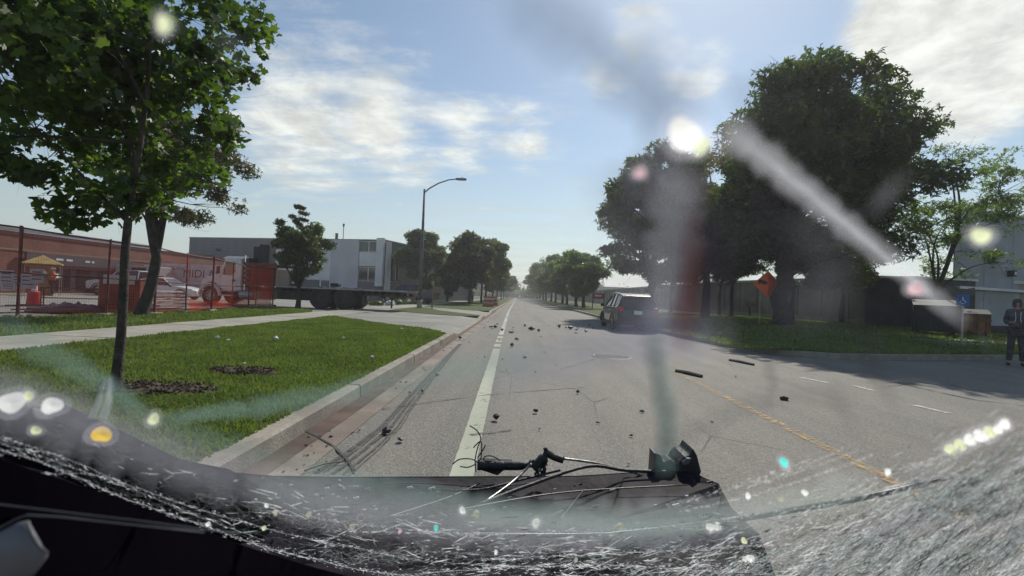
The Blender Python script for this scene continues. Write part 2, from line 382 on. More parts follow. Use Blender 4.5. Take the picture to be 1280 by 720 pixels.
MB().b2((-9.56, -6.8, -.05), (-7.74, 69.1, .10)).build('paving_bed', GUT, pv)
pr = struct(empty('path'))
for i in range(2, 16):
    x0 = 12.2 + i * 1.6; x1 = x0 + 1.57; g = lambda x: 16.3 + .318 * (x - 12)
    zt = lambda x, y: rz_(x, y) + .02
    MB().prism([(x0, g(x0)), (x1, g(x1)), (x1, g(x1) + 1.5), (x0, g(x0) + 1.5)], .05, zt).build('paving_slab', CONC, pr)

# ------------------------------------------------------------------ markings, cracks, stains
WLINE = paint_mat('bike_lane_paint', (.47, .48, .37), .40, 5); YLINE = paint_mat('orange_line_paint', (.60, .33, .06), .535, 14)
WFAINT = paint_mat('faded_white_paint', (.6, .6, .55), .47, 12)
def strip(name, pts, w, m, z=.008, parent=None, rag=0, seed=0):
    rr = random.Random(seed); pts = [Vector((p[0], p[1], 0)) for p in pts]
    if rag:
        q2 = []
        for i in range(len(pts) - 1):
            L = (pts[i + 1] - pts[i]).length; n = max(1, int(L / .12))
            for k in range(n): q2.append(pts[i].lerp(pts[i + 1], k / n))
        q2.append(pts[-1]); pts = q2
    vs = []
    for i, p in enumerate(pts):
        t = (pts[min(i + 1, len(pts) - 1)] - pts[max(i - 1, 0)]).normalized(); n = Vector((-t.y, t.x, 0))
        ww = w if not callable(w) else w(i / (len(pts) - 1))
        a = p + n * (ww / 2 + rr.uniform(-rag, rag)); b = p - n * (ww / 2 + rr.uniform(-rag, rag)); vs += [(a.x, a.y, z), (b.x, b.y, z)]
    fs = [(2 * i, 2 * i + 1, 2 * i + 3, 2 * i + 2) for i in range(len(pts) - 1)]
    return MB().add(vs, fs).build(name, m, parent)
lm = struct(empty('road_marking'))
strip('lane_line', [(-.33, 1.5), (-.36, 4), (-.47, 11.6)], .17, WLINE, parent=lm, rag=.003)
for y0 in (12.0, 13.2, 14.4): strip('lane_line', [(-.48 - (y0 - 12) * .01, y0), (-.49 - (y0 - 12) * .01, y0 + .75)], .17, WLINE, parent=lm, rag=.01)
strip('lane_line', [(-.52, 15.8), (-.75, 40), (-.8, 110)], .15, WFAINT, parent=lm)
strip('centre_line', [(2.85, 1.5), (2.92, 4), (3.0, 9.3)], .12, YLINE, parent=lm, rag=.012)
for a, b in (((1000, 472), (1036, 479)), ((1066, 482), (1092, 489)), ((1143, 507), (1186, 517))):
    A, B = gp(*a), gp(*b); strip('lane_dash', [(A.x, A.y), (B.x, B.y)], .1, WFAINT, parent=lm, rag=.008)
TAR = mat('tar', (.045, .042, .04), .6, var=.2, vscale=20)
TYRE = paint_mat('tyre_mark', (.055, .05, .046), .47, 11)
crk = struct(empty('road_crack'))
def gpts(l): return [(gp(*p).x, gp(*p).y) for p in l]
strip('crack_line', gpts([(478, 512), (560, 500), (640, 491), (730, 484)]), .014, TAR, .012, crk, rag=.008, seed=2)
strip('crack_line', gpts([(360, 528), (420, 560), (445, 592)]), .02, TAR, .012, crk, rag=.008, seed=5)
strip('crack_line', gpts([(1080, 470), (1120, 478), (1170, 490), (1220, 500), (1280, 508)]), .03, TAR, .012, crk, rag=.02, seed=3)
strip('crack_line', gpts([(1180, 478), (1210, 488), (1280, 492)]), .02, TAR, .012, crk, rag=.02, seed=4)
strip('crack_line', gpts([(1090, 486), (1150, 478), (1200, 484)]), .015, TAR, .012, crk, rag=.02, seed=7)
strip('crack_line', gpts([(700, 462), (745, 448), (775, 452)]), .016, TAR, .012, crk, rag=.012, seed=8)
for k, (dx, w) in enumerate(((0, .04), (.05, .02), (.12, .035), (.2, .025), (.24, .012))):
    l = [(395, 592), (440, 562), (478, 533), (500, 508), (528, 478), (556, 448), (574, 430)]
    P = gpts(l); strip('tyre_mark', [(x + dx * (1 - i * .12), y) for i, (x, y) in enumerate(P)], w, TYRE, .008 + k * .001, crk, rag=.005, seed=20 + k)
strip('tyre_mark', gpts([(588, 545), (640, 538)]), .05, TYRE, .011, crk, rag=.01)
mh = tag(empty('manhole_cover', (gp(765, 446).x, gp(765, 446).y, 0)), 'round iron manhole cover flush in the road beside the dark car', 'manhole cover')
MB().tube([(0, 0, -.02), (0, 0, .012)], .36, 28).build('cover_plate', mat('cast_iron', (.13, .12, .105), .8, metal=0, var=.2, vscale=14, bump=.8, bscale=60), mh)
vs = []; n = 28
for r_, z_ in ((.39, .012), (.44, .014), (.47, .003)): vs += [(r_ * math.cos(2 * math.pi * k / n), r_ * math.sin(2 * math.pi * k / n), z_) for k in range(n)]
MB().add(vs, [(i * n + k, i * n + (k + 1) % n, (i + 1) * n + (k + 1) % n, (i + 1) * n + k) for i in range(2) for k in range(n)]).build('rim', TAR, mh)

# ------------------------------------------------------------------ grass blades on the near lawns
def inside(poly, X, Y):
    r = np.zeros(X.shape, bool); n = len(poly)
    for i in range(n):
        x0, y0 = poly[i]; x1, y1 = poly[(i + 1) % n]
        c = ((y0 > Y) != (y1 > Y)) & (X < (x1 - x0) * (Y - y0) / (y1 - y0 + 1e-12) + x0); r ^= c
    return r
BARE = [(gp(303, 465, .15), .42, .24), (gp(200, 486, .15), .62, .25), (gp(150, 487, .15), .35, .3)]
def blades(poly, y0, y1, x0, x1, n, h, zf, seed, w=.006, label=None):
    g = np.random.default_rng(seed)
    Y = y0 + (y1 - y0) * g.random(n) ** 1.7; X = x0 + (x1 - x0) * g.random(n); k = inside(poly, X, Y)
    for c, a, b in BARE: k &= (((X - c.x) / a) ** 2 + ((Y - c.y) / b) ** 2 + .9 * (g.random(n) - .5) + .35 * np.sin(X * 9) * np.cos(Y * 7)) > 1
    X = X[k]; Y = Y[k]; n = len(X); Z = np.array([zf(a, b) for a, b in zip(X, Y)]) if callable(zf) else np.full(n, zf)
    pat = .75 + .5 * np.sin(X * 2.1 + 1.7 * np.sin(Y * 1.3)) * np.sin(Y * 1.7)
    a = g.random(n) * 6.283; H = h * (.35 + 1.1 * g.random(n) ** 1.4) * (.45 + .75 * pat) * (1 + .5 * (g.random(n) > .96)); wd = w * (1 + Y / 5) * (.7 + .6 * g.random(n))
    lx = np.cos(a * 3.1) * H * .5; ly = np.sin(a * 3.1) * H * .5
    v = np.empty((n, 3, 3)); v[:, 0] = np.stack([X - np.cos(a) * wd, Y - np.sin(a) * wd, Z], 1); v[:, 1] = np.stack([X + np.cos(a) * wd, Y + np.sin(a) * wd, Z], 1)
    v[:, 2] = np.stack([X + lx, Y + ly, Z + H], 1)
    me = fast_mesh('grass', v.reshape(-1, 3), np.arange(3 * n), np.arange(n) * 3, np.full(n, 3), leaf_mat('grass_blade', (.092, .120, .030), (.150, .180, .050), (.20, .18, .09), 1.2, .34, (.15, .15, .055)))
    o = bpy.data.objects.new('grass', me); COL.objects.link(o); tag(o, label, 'grass', None, 'stuff')
blades([(x + (.035 if x == -2.03 else 0), y) for x, y in LAWN1], 1.2, 20, -7.7, -2.0, 260000, .036, .148, 1, label='mown green grass of the verge between the kerb and the pavement')
blades(LAWN2, 6, 25, -13.6, -9.6, 40000, .06, .148, 2, w=.008, label='grass strip between the pavement and the orange mesh fence')
blades([(6, 12), (24, 12), (24, 40), (6, 40)], 12.9, 36, 6, 24, 60000, .07, lambda x, y: rz_(x, y) if side_d(x, y) > .15 else -.5, 3, w=.008, label='shaded grass under the large tree at the side street corner')
# bare soil patches with clods
for i, (c, a, b) in enumerate(BARE[:2]):
    g = random.Random(i); mb = MB(); vs = [(c.x, c.y, .175)]; n = 22
    for rr, zz2 in ((.5, .185), (.85, .17), (1.1, .146)):
        for k in range(n):
            t = 2 * math.pi * k / n; f = rr * g.uniform(.82, 1.15); vs.append((c.x + a * f * math.cos(t), c.y + b * f * math.sin(t), zz2 + g.uniform(-.012, .018) * (rr < 1)))
    fs = [(0, 1 + k, 1 + (k + 1) % n) for k in range(n)] + [(1 + j * n + k, 1 + (j + 1) * n + k, 1 + (j + 1) * n + (k + 1) % n, 1 + j * n + (k + 1) % n) for j in range(2) for k in range(n)]
    mb.add(vs, fs)
    for _ in range(240):
        t = g.uniform(0, 6.28); f = math.sqrt(g.random()); s_ = g.uniform(.006, .022)
        mb.box((c.x + a * f * math.cos(t), c.y + b * f * math.sin(t), .18 + g.uniform(0, .02)), (s_, s_ * 1.3, s_), g.uniform(0, 3), g.uniform(0, 3))
    o = mb.build('soil_patch', DIRT); tag(o, ['torn up patch of dark soil in the open verge', 'bare dark soil at the foot of the near street tree'][i], 'soil', None, 'stuff')

# ------------------------------------------------------------------ trees
def leaf_shape(kind):
    if kind == 'maple':
        p = [(0, 0), (.28, -.08), (.5, .22), (.34, .36), (.46, .72), (.2, .62), (0, 1.05), (-.2, .62), (-.46, .72), (-.34, .36), (-.5, .22), (-.28, -.08)]
        return np.array([(x, y - .4, -.35 * x * x - .15 * (y - .4) ** 2) for x, y in p]), [(0, 1, 2, 3, 4, 5, 6, 7, 8, 9, 10, 11)]
    if kind == 'tuft':                       # three small leaves on one sprig
        v = []; f = []
        for k, a in enumerate((-.9, .1, 1.1)):
            c, s_ = math.cos(a), math.sin(a); b = len(v)
            for x, y, z in ((0, 0, 0), (.17, .35, .05), (0, .8, -.08), (-.17, .35, .05)): v.append((x * c + y * s_, -x * s_ + y * c - .2, z + .1 * k))
            f.append((b, b + 1, b + 2, b + 3))
        return np.array(v), f
    return np.array([(0, -.5, 0), (.3, 0, .1), (0, .55, -.05), (-.3, 0, .1)]), [(0, 1, 2, 3)]
def scatter_mesh(name, P, size, kind, m, g, up=.35):
    sh, fs = leaf_shape(kind); n = len(P); k = len(sh)
    nrm = g.normal(size=(n, 3)); nrm[:, 2] = np.abs(nrm[:, 2]) * .8 + up; nrm /= np.linalg.norm(nrm, axis=1)[:, None]
    t = g.normal(size=(n, 3)); t -= nrm * (t * nrm).sum(1)[:, None]; t /= np.linalg.norm(t, axis=1)[:, None]; b = np.cross(nrm, t)
    s_ = size * (.6 + .8 * g.random(n))
    V = P[:, None, :] + s_[:, None, None] * (sh[None, :, 0, None] * t[:, None] + sh[None, :, 1, None] * b[:, None] + sh[None, :, 2, None] * nrm[:, None])
    loops = []; tot = []
    base = (np.arange(n) * k)[:, None]
    L = np.concatenate([base + np.array(f)[None] for f in fs], 1).ravel(); tot = np.tile([len(f) for f in fs], n); st = np.concatenate([[0], np.cumsum(tot)[:-1]])
    return fast_mesh(name, V.reshape(-1, 3), L, st, tot, m)
def branch(mb, a, b, r0, r1, g, sag=.12, n=6, seg=6):
    a, b = np.array(a, float), np.array(b, float); L = np.linalg.norm(b - a); w = g.normal(size=3) * L * .07
    pts = []
    for i in range(n + 1):
        f = i / n; p = a + (b - a) * f; p = p + w * math.sin(f * math.pi) + np.array([0, 0, 1]) * L * sag * math.sin(f * math.pi); pts.append(p)
    mb.tube([Vector(p) for p in pts], [r0 + (r1 - r0) * (i / n) ** .8 for i in range(n + 1)], seg, False); return pts
def tree(loc, z0, H, cz, rad, tr, fork, leaves, lsize, lmat, label, seed, cxo=(0, 0), nclump=60, kind='quad', bark=None, lean=(0, 0), group=None, crz=None, single=0, cl_r=.26, name='tree', flat=0, twigs=True, holes=0.0, spread=.45, leadf=1.0):
    """trunk to FORK height, limbs to clumps spread through a lumpy ellipsoid crown round cz"""
    g = np.random.default_rng(seed); x, y = loc; bark = bark or BARKD
    root = tag(empty(name, (x, y, z0)), label, 'tree', group)
    crz = crz or (H - cz) ; rad = rad if isinstance(rad, tuple) else (rad, rad)
    mb = MB(); top = (lean[0], lean[1], fork)
    pts = [(0, 0, -.1), (lean[0] * .05, lean[1] * .05, .15)] + [(lean[0] * f + g.normal() * tr * .25, lean[1] * f + g.normal() * tr * .25, fork * f) for f in (.3, .55, .8)] + [top]
    mb.tube([Vector(p) for p in pts], [tr * 1.55, tr * 1.15, tr, tr * .93, tr * .88, tr * .85], 12, False)
    lead = (top[0] * .4 + cxo[0] * .6 * leadf, top[1] * .4 + cxo[1] * .6, cz + crz * .55)
    ld = branch(mb, top, lead, tr * .8, tr * .15, g, 0, 8, 8)
    centers = []
    while len(centers) < nclump:
        d = g.normal(size=3); d /= np.linalg.norm(d); r = g.random() ** spread
        p = d * r * np.array([rad[0], rad[1], crz]) * (.86 + .14 * math.sin(d[0] * 5 + seed) * math.cos(d[1] * 4 + d[2] * 5)); 
        if flat and p[2] < -flat * crz: continue
        centers.append(p + np.array([cxo[0], cxo[1], cz]))
    centers = np.array(centers); cr = cl_r * (rad[0] + crz) / 2
    # main limbs, then a branch to every clump from the nearest limb point
    limbs = [p for p in ld]; nl = min(9, nclump // 4)
    for i in range(nl):
        c = centers[i]; f = g.uniform(.0, .6); s0 = ld[int(f * (len(ld) - 2))] if g.random() > .35 else np.array(top)
        e = s0 + (c - s0) * .8; pp = branch(mb, s0, e, tr * .45, tr * .1, g, .1, 7, 7); limbs += pp[1:]
    LP = np.array(limbs)
    for c in centers:
        dd = np.linalg.norm(LP - c, axis=1) + np.where(LP[:, 2] > c[2] + .2, 1.0, 0) * crz * .3; s0 = LP[dd.argmin()]
        pp = branch(mb, s0, c, tr * .13, tr * .03, g, .08, 4, 4)
        if twigs:
            for _ in range(4):
                e = c + g.normal(size=3) * cr * .6; branch(mb, pp[g.integers(1, 4)], e, tr * .05, tr * .012, g, .03, 3, 3)
    mb.build('trunk', bark, root, smooth=True)
    per = leaves // nclump; P = []
    for c in centers:
        m_ = int(per * g.uniform(.55, 1.4)); u = g.normal(size=(m_, 3)); u /= np.linalg.norm(u, axis=1)[:, None]; u *= (cr * g.random(m_) ** .5 * g.uniform(.75, 1.25))[:, None]; u[:, 2] *= .62
        P.append(c + u)
    P = np.concatenate(P)
    if holes:
        nz = np.array([mnoise.noise(Vector(p * (1.9 / cr) * .5)) for p in P[:, :]]); P = P[nz > -.35 + holes * .3]
    if single:
        low = P[(P[:, 1] < 0.4)]; low = low[np.argsort(low[:, 2] + g.random(len(low)) * .5)][:single]
        sh, fs = leaf_shape(kind); me = bpy.data.meshes.new('leaf'); me.from_pydata([tuple(a * lsize) for a in sh], [], fs); me.materials.append(lmat)
        for p in low:
            o = bpy.data.objects.new('leaf', me); COL.objects.link(o); o.parent = root; o.location = p + g.normal(size=3) * .03
            s_ = g.uniform(.75, 1.25); o.scale = (s_, s_, s_); o.rotation_euler = (g.uniform(-1.3, 1.3), g.uniform(-1.0, 1.0), g.uniform(0, 6.28))
    me = scatter_mesh('crown', P, lsize, kind, lmat, g); o = bpy.data.objects.new('crown', me); COL.objects.link(o); o.parent = root; o['kind'] = 'stuff'
    return root
LM1 = leaf_mat('maple_leaf', (.040, .064, .020), (.075, .112, .030), (.13, .17, .045), 1.0, .45)
LMD = leaf_mat('dark_leaf', (.046, .062, .026), (.082, .108, .036), (.13, .16, .055), .5, .40)
LMM = leaf_mat('street_leaf', (.056, .075, .030), (.095, .122, .042), (.14, .165, .065), .5, .36)
LMB = leaf_mat('bright_leaf', (.068, .098, .032), (.115, .155, .046), (.17, .20, .07), .4, .45)
LMR = leaf_mat('brownish_leaf', (.052, .050, .026), (.085, .085, .038), (.13, .10, .06), .6, .3)
LMP = leaf_mat('pale_spring_leaf', (.085, .12, .035), (.14, .18, .06), (.2, .23, .09), .8, .45)
VG = 'street trees along the far left verge'; VR = 'street trees in a row on the right side of the road'
a = gp(145, 487, .15)
tree((a.x, a.y), .15, 5.6, 3.6, (2.15, 2.3), .044, 1.75, 20000, .09, LM1, 'nearest maple with a thin dark trunk and large leaves filling the upper left', 11, cxo=(-.75, .1), nclump=135, kind='maple', bark=BARK, crz=1.95, single=290, cl_r=.185, name='maple_tree', holes=.42, lean=(.03, 0), leadf=-.05)
a = gp(176, 395, .15)
tree((a.x, a.y), .15, 7.6, 4.9, (2.7, 2.4), .17, 1.9, 17000, .14, LMR, 'leaning forked tree with sparse brownish leaves in front of the mesh fence', 12, cxo=(.8, 0), nclump=85, kind='tuft', crz=2.5, lean=(.42, 0), holes=.45, cl_r=.2)
a = gp(372, 384, .15)
tree((a.x, a.y), .13, 6.3, 3.35, (1.95, 1.8), .11, 1.1, 17000, .16, LMM, 'small leafy tree standing in front of the flatbed truck', 13, cxo=(.05, 0), nclump=70, kind='tuft', crz=1.95, holes=.3, cl_r=.22)
tree((a.x, a.y + .3), .13, 6.0, 5.0, (.8, .6), .04, 1.5, 900, .16, LMR, 'thin upright sapling rising through the crown of the small tree by the truck', 14, cxo=(-.25, 0), nclump=14, kind='tuft', crz=1.2, holes=.5, cl_r=.2, name='sapling')
# big trees at the right
tree((13.1, 23.9), .42, 14.8, 7.6, (5.5, 5.6), .42, 2.4, 44000, .30, LMD, 'largest tree with a thick trunk and huge dome of leaves behind the orange sign', 21, cxo=(1.2, 0), nclump=150, kind='tuft', crz=6.6, cl_r=.2, holes=.1, flat=.78, spread=.4)
tree((9.3, 34), .4, 12.6, 6.8, (4.5, 4.6), .32, 2.6, 26000, .34, LMD, 'dark round tree left of the largest tree, above the dark car', 22, nclump=90, kind='tuft', crz=5.5, cl_r=.22, holes=.1, flat=.8)
tree((12.0, 31), .4, 12.0, 6.6, (3.7, 3.4), .26, 2.6, 13000, .32, LMD, 'middle dark tree filling the gap between the two biggest crowns', 23, nclump=64, kind='tuft', crz=5, cl_r=.25, holes=.15)
tree((20.2, 23.5), .45, 9.6, 5.7, (4.0, 3.2), .14, 1.9, 9000, .15, LMP, 'pale green tree with bare branches beside the tall grey building', 24, nclump=70, kind='tuft', crz=4.0, cl_r=.17, holes=.7, cxo=(.9, 0), bark=BARK)
tree((15.2, 36.5), .45, 4.6, 3.2, (1.9, 1.6), .11, 1.7, 2200, .2, LMM, 'small crooked tree with few leaves in front of the long low wall', 25, nclump=22, kind='tuft', crz=1.2, cl_r=.2, holes=.5)
for i, (x, y, h, r_, lb) in enumerate(((14.8, 33.5, 7.4, 2.9, 'understorey tree with dark low foliage left of the thick trunk'), (17.0, 30.0, 7.0, 2.8, 'understorey tree with dark low foliage right of the thick trunk'), (13.6, 43, 8.2, 3.4, 'dark low tree against the long low wall'), (19.4, 29.0, 6.8, 2.4, 'dark low tree beside the entrance block'))):
    tree((x, y), .45, h, h * .6, (r_, r_), .13, h * .3, 7500, .26, LMD, lb, 130 + i, nclump=38, kind='tuft', crz=h * .36, twigs=False, cl_r=.27)
# right hand row running to the horizon
specs = [(7.9, 58, 7.6, 3.4), (8.2, 68, 8.4, 3.6), (8.0, 79, 8.2, 3.8), (8.4, 91, 9.6, 4.2), (8.1, 105, 11, 4.8), (8.4, 122, 12.6, 5.4), (8.2, 142, 14, 6), (8.6, 165, 14.5, 6.2), (8.6, 192, 14, 6.4), (8.8, 225, 14, 7), (9, 270, 14, 8)]
names = ['first and nearest small tree', 'second tree', 'third tree', 'fourth tree', 'fifth tree', 'sixth tree', 'seventh tree', 'eighth tree', 'ninth tree', 'tenth tree', 'farthest tree']
for i, (x, y, h, r_) in enumerate(specs):
    tree((x, y), .3, h, h * .54, (r_ * .92, r_), .14 + h * .008, h * .2, 7000 if y < 130 else 3500, .30 + y * .0028, LMB, names[i] + ' of the bright green row beyond the red board sign', 40 + i, nclump=40, kind='tuft', crz=h * .43, group=VR, twigs=y < 90, cl_r=.27, name='street_tree')
specs = [(-5.3, 52, 7.9, 3.0, LMR), (-5.8, 58, 8.6, 3.3, LMR), (-4.9, 64, 9.4, 3.6, LMM), (-4.8, 71, 9.8, 3.7, LMM), (-4.6, 86, 7.4, 3.0, LMM), (-4.6, 103, 7.4, 3.1, LMM), (-4.5, 125, 8, 3.4, LMM), (-4.6, 150, 8.6, 4, LMM), (-5, 190, 10, 5, LMM), (-5.5, 240, 12, 6, LMM)]
for i, (x, y, h, r_, lm_) in enumerate(specs):
    tree((x, y), .15, h, h * .60, (r_, r_), .15, h * .27, 7500 if y < 100 else 3500, .28 + y * .0028, lm_, names[i].replace('first and nearest small', 'first and nearest').replace('farthest', 'last') + ' of the darker row along the left verge beyond the lamp post', 60 + i, nclump=36, kind='tuft', crz=h * .39, group=VG, twigs=y < 80, cl_r=.27, name='street_tree', holes=.2)
tree((-11.8, 58), .15, 9.2, 5.0, (3.1, 3.1), .2, 1.3, 14000, .34, LMM, 'dense rounded tree directly behind the street lamp, beside the grey building', 81, nclump=60, kind='tuft', crz=4.3, cl_r=.24)
tree((-9.8, 66), .15, 6.2, 3.4, (2.2, 2.2), .15, 1.0, 6000, .32, LMD, 'low dark tree just right of the street lamp', 82, nclump=30, kind='tuft', crz=2.8)
tree((-15, 84), .15, 6.4, 3.4, (4, 3), .15, 1.0, 6000, .4, LMD, 'dark bushy tree behind the row, in front of the brown building', 83, nclump=30, kind='tuft', crz=2.8)
for i, (x, y, h, r_, lb) in enumerate(((-30, 300, 12, 26, 'distant belt of woods on the left at the end of the street'), (32, 320, 14, 26, 'distant belt of woods on the right at the end of the street'), (-2, 460, 9, 16, 'distant wood closing the end of the street'))):
    g = np.random.default_rng(90 + i); n = 9000; P = np.stack([g.normal(size=n) * r_ * .5, g.normal(size=n) * 8, np.abs(g.random(n)) ** .8 * h * (.8 + .3 * np.sin(np.arange(n)))], 1)
    P[:, 2] *= .7 + .3 * np.sin(P[:, 0] * .35 + i)
    me = scatter_mesh('distant_woods', P, 1.7, 'tuft', LMM, g); o = bpy.data.objects.new('distant_woods', me); COL.objects.link(o); o.location = (x, y, 0); tag(o, lb, 'woods', None, 'stuff')
# ------------------------------------------------------------------ buildings
BRICK = mat('brown_brick', (.20, .085, .062), .85, var=.14, vscale=.8, var2=.3); BRICKD = mat('dark_red_trim', (.15, .035, .03), .6, var=.1)
GREYS = siding_mat('grey_ribbed_siding', (.21, .19, .20), (.18, .165, .175), .42, 2, .09)
GREYP = mat('pale_grey_panel', (.62, .57, .60), .75, var=.06, vscale=.4); GREYW = mat('off_white_panel', (.78, .75, .76), .7, var=.07, vscale=.6)
GREYD = siding_mat('dark_grey_siding', (.17, .16, .165), (.14, .13, .14), .6, 2, .07)
CAP = mat('roof_cap', (.34, .33, .33), .5, var=.1)
class Face:
    """a vertical wall plane between two ground points; pixel columns and rows of the survey photograph give metres along and up it"""
    def __init__(s, a, b):
        s.a = Vector((a[0], a[1], 0)); s.b = Vector((b[0], b[1], 0)); s.u = (s.b - s.a).normalized(); s.n = Vector((s.u.y, -s.u.x, 0)); s.L = (s.b - s.a).length
        if s.n.dot(C - s.a) < 0: s.n = -s.n
    def sz(s, px, py):
        d = pix_dir(px, py); t = (s.a - C).dot(s.n) / d.dot(s.n); p = C + d * t; return (p - s.a).dot(s.u), p.z
    def box(s, name, m, parent, s0, s1, z0, z1, d0=0.0, d1=.06, **kw):
        P = lambda q, d, z: s.a + s.u * q + s.n * d + Vector((0, 0, z))
        vs = [P(q, d, z) - (Vector(parent_off(parent)) if parent else Vector()) for q in (s0, s1) for d in (d0, d1) for z in (z0, z1)]
        return MB().add(vs, [(0, 1, 3, 2), (4, 6, 7, 5), (0, 4, 5, 1), (2, 3, 7, 6), (0, 2, 6, 4), (1, 5, 7, 3)]).build(name, m, parent, **kw)
    def pbox(s, name, m, parent, p0, p1, d0=0.0, d1=.06, **kw):
        a = s.sz(*p0); b = s.sz(*p1); return s.box(name, m, parent, min(a[0], b[0]), max(a[0], b[0]), min(a[1], b[1]), max(a[1], b[1]), d0, d1, **kw)
def parent_off(o):
    v = Vector()
    while o is not None: v += o.location; o = o.parent
    return v
def shell(name, root, poly, z0, h, wallm, roofm, cap=.25):
    r0 = parent_off(root); P = [(x - r0.x, y - r0.y) for x, y in poly]
    MB().prism(P, z0, h).build('wall', wallm, root)
    c = Vector((sum(p[0] for p in P) / len(P), sum(p[1] for p in P) / len(P))); Q = [tuple(c + (Vector(p) - c) * (1 + .12 / (Vector(p) - c).length)) for p in P]
    MB().prism(Q, h + .002, h + cap).build('roof', roofm, root)
def window(F, root, p0, p1, mull=(), fm=None, rows=()):
    fm = fm or GREYW
    w = F.pbox('window', fm, root, p0, p1, .005, .05); a = F.sz(*p0); b = F.sz(*p1); s0, s1 = sorted((a[0], b[0])); z0, z1 = sorted((a[1], b[1]))
    e = [s0] + [s0 + (s1 - s0) * k for k in mull] + [s1]; ez = [z0] + [z0 + (z1 - z0) * k for k in rows] + [z1]; t = .05
    for i in range(len(e) - 1):
        for j in range(len(ez) - 1): F.box('pane', GLASSD, w, e[i] + t, e[i + 1] - t, ez[j] + t, ez[j + 1] - t, .052, .06)
# -- brown brick shop behind the fence
bb = empty('brick_shop', (-34, 42, 0), 0, 'long single storey brown brick shop behind the orange mesh fence', 'building')
FB = Face((-34, 22), (-34.4, 60))
shell('w', bb, [(-34, 22), (-34.4, 60), (-56, 60), (-56, 22)], -.1, 4.0, BRICK, mat('brown_fascia', (.09, .045, .035), .9, var=.1, spec=.1))
F = FB
F.box('shopfront', mat('dark_shopfront', (.05, .05, .055), .4, var=.2), bb, 11.2, 19.5, .1, 2.75, .02, .16)
sb = F.box('sign_board', mat('slate_sign_board', (.07, .07, .085), .5, var=.1), bb, 10.4, 19.7, 2.15, 2.95, .17, .35)
for k, (q, w_) in enumerate(((12.5, .55), (13.3, .5), (14.9, .4), (15.45, .25))): F.box('sign_letters', WPAINT, sb, q, q + w_, 2.5, 2.66, .355, .37)
F.box('trim', BRICKD, bb, 10.4, 22, 1.98, 2.1, .17, .3)
for q in (3, 5.6, 22.5, 25, 28, 31): 
    w = F.box('window', BRICKD, bb, q, q + 1.6, .8, 2.2, .01, .06); F.box('pane', GLASSD, w, q + .08, q + 1.52, .88, 2.12, .061, .07)
for q in (12.6, 14.4, 16.3, 18.0): F.box('shopfront_pane', GLASSD, bb, q, q + 1.3, .3, 2.0, .165, .18)
F.box('band', mat('tan_band', (.27, .17, .10), .8, var=.1), bb, 0, 37, 2.97, 3.1, .01, .05)
b2 = empty('far_shed', (-60, 60, 0), 0, 'pale grey shed roof showing above the left end of the brick shop', 'building')
shell('w', b2, [(-58, 50), (-58, 76), (-90, 76), (-90, 50)], -.1, 6.6, GREYP, CAP)
# -- grey two storey office
A0, A1 = (-43.5, 62.5), (-15.9, 56.0); H2 = 7.15
ob = empty('office_building', (-30, 60, 0), 0, 'two storey pale grey office building with dark ribbed left part, behind the flatbed truck', 'building')
F = Face(A0, A1); n_ = -F.n; bx1 = (A1[0] + n_.x * 26 + 2.2, A1[1] + n_.y * 26); bx0 = (A0[0] + n_.x * 26, A0[1] + n_.y * 26)
shell('w', ob, [A0, A1, bx1, bx0], -.1, H2, GREYD, CAP, .12)
sL = F.sz(345, 330)[0]; sR = F.sz(399, 330)[0]
F.box('ribbed_cladding', GREYS, ob, .02, sL, .1, H2 - .02, .005, .08)
F.box('pale_cladding', GREYW, ob, sL + .01, F.sz(415, 330)[0], .1, 6.0, .005, .10)
F.box('ribbed_cladding', GREYS, ob, sL + .01, F.sz(415, 330)[0], 6.01, H2 - .03, .005, .09)
F.box('pale_panel', GREYP, ob, F.sz(414, 330)[0] + .01, F.sz(449, 330)[0], .1, H2 - .01, .005, .22)
window(F, ob, (450, 301.5), (473, 315), (.5,)); F.pbox('spandrel_panel', GREYW, ob, (450, 315.2), (473, 333), .005, .12); window(F, ob, (449, 333.5), (472, 352), (.5,))
F.pbox('spandrel_panel', GREYD, ob, (449, 352.2), (473, 378), .005, .10)
for p in ((402, 332), (378, 331), (388, 331)): window(F, ob, p, (p[0] + 11, p[1] + 18)); F.pbox('spandrel_panel', GREYD, ob, (p[0] + .4, p[1] + 18.4), (p[0] + 11, p[1] + 44), .101, .14)
for px in (473.6, 478.0): F.pbox('fin', GREYW, ob, (px, 298), (px + 1.6, 358), .12, .5)
G = Face(A1, bx1)
window(G, ob, (479.5, 303), (481.5, 356)); window(G, ob, (487, 322), (490.5, 352)); window(G, ob, (495, 322), (497, 352)); G.pbox('fin', GREYW, ob, (482, 302), (484, 376), .02, .3)
sg = F.pbox('sign', mat('dark_red_sign', (.16, .025, .03), .5, var=.1), ob, (245.5, 319), (266, 330), .09, .25)
a_, b_ = F.sz(248, 326), F.sz(252.5, 321.5)
P = lambda q, z: F.a + F.u * q + F.n * .27 + Vector((0, 0, z)) - parent_off(sg)
MB().add([P(a_[0], a_[1]), P(b_[0], a_[1]), P((a_[0] + b_[0]) / 2, b_[1])], [(0, 1, 2)]).build('emblem', WPAINT, sg)
F.pbox('sign_lettering', WPAINT, sg, (254, 321.5), (264, 322.8), .255, .27); F.pbox('sign_lettering', WPAINT, sg, (254, 325), (264, 326), .255, .27)
F.pbox('garage_door', mat('maroon_door', (.07, .035, .045), .6, var=.15), ob, (243, 331), (268, 368), .09, .14)
F.pbox('wall_lamp', BLACK, ob, (273, 311), (276, 314), .09, .4)
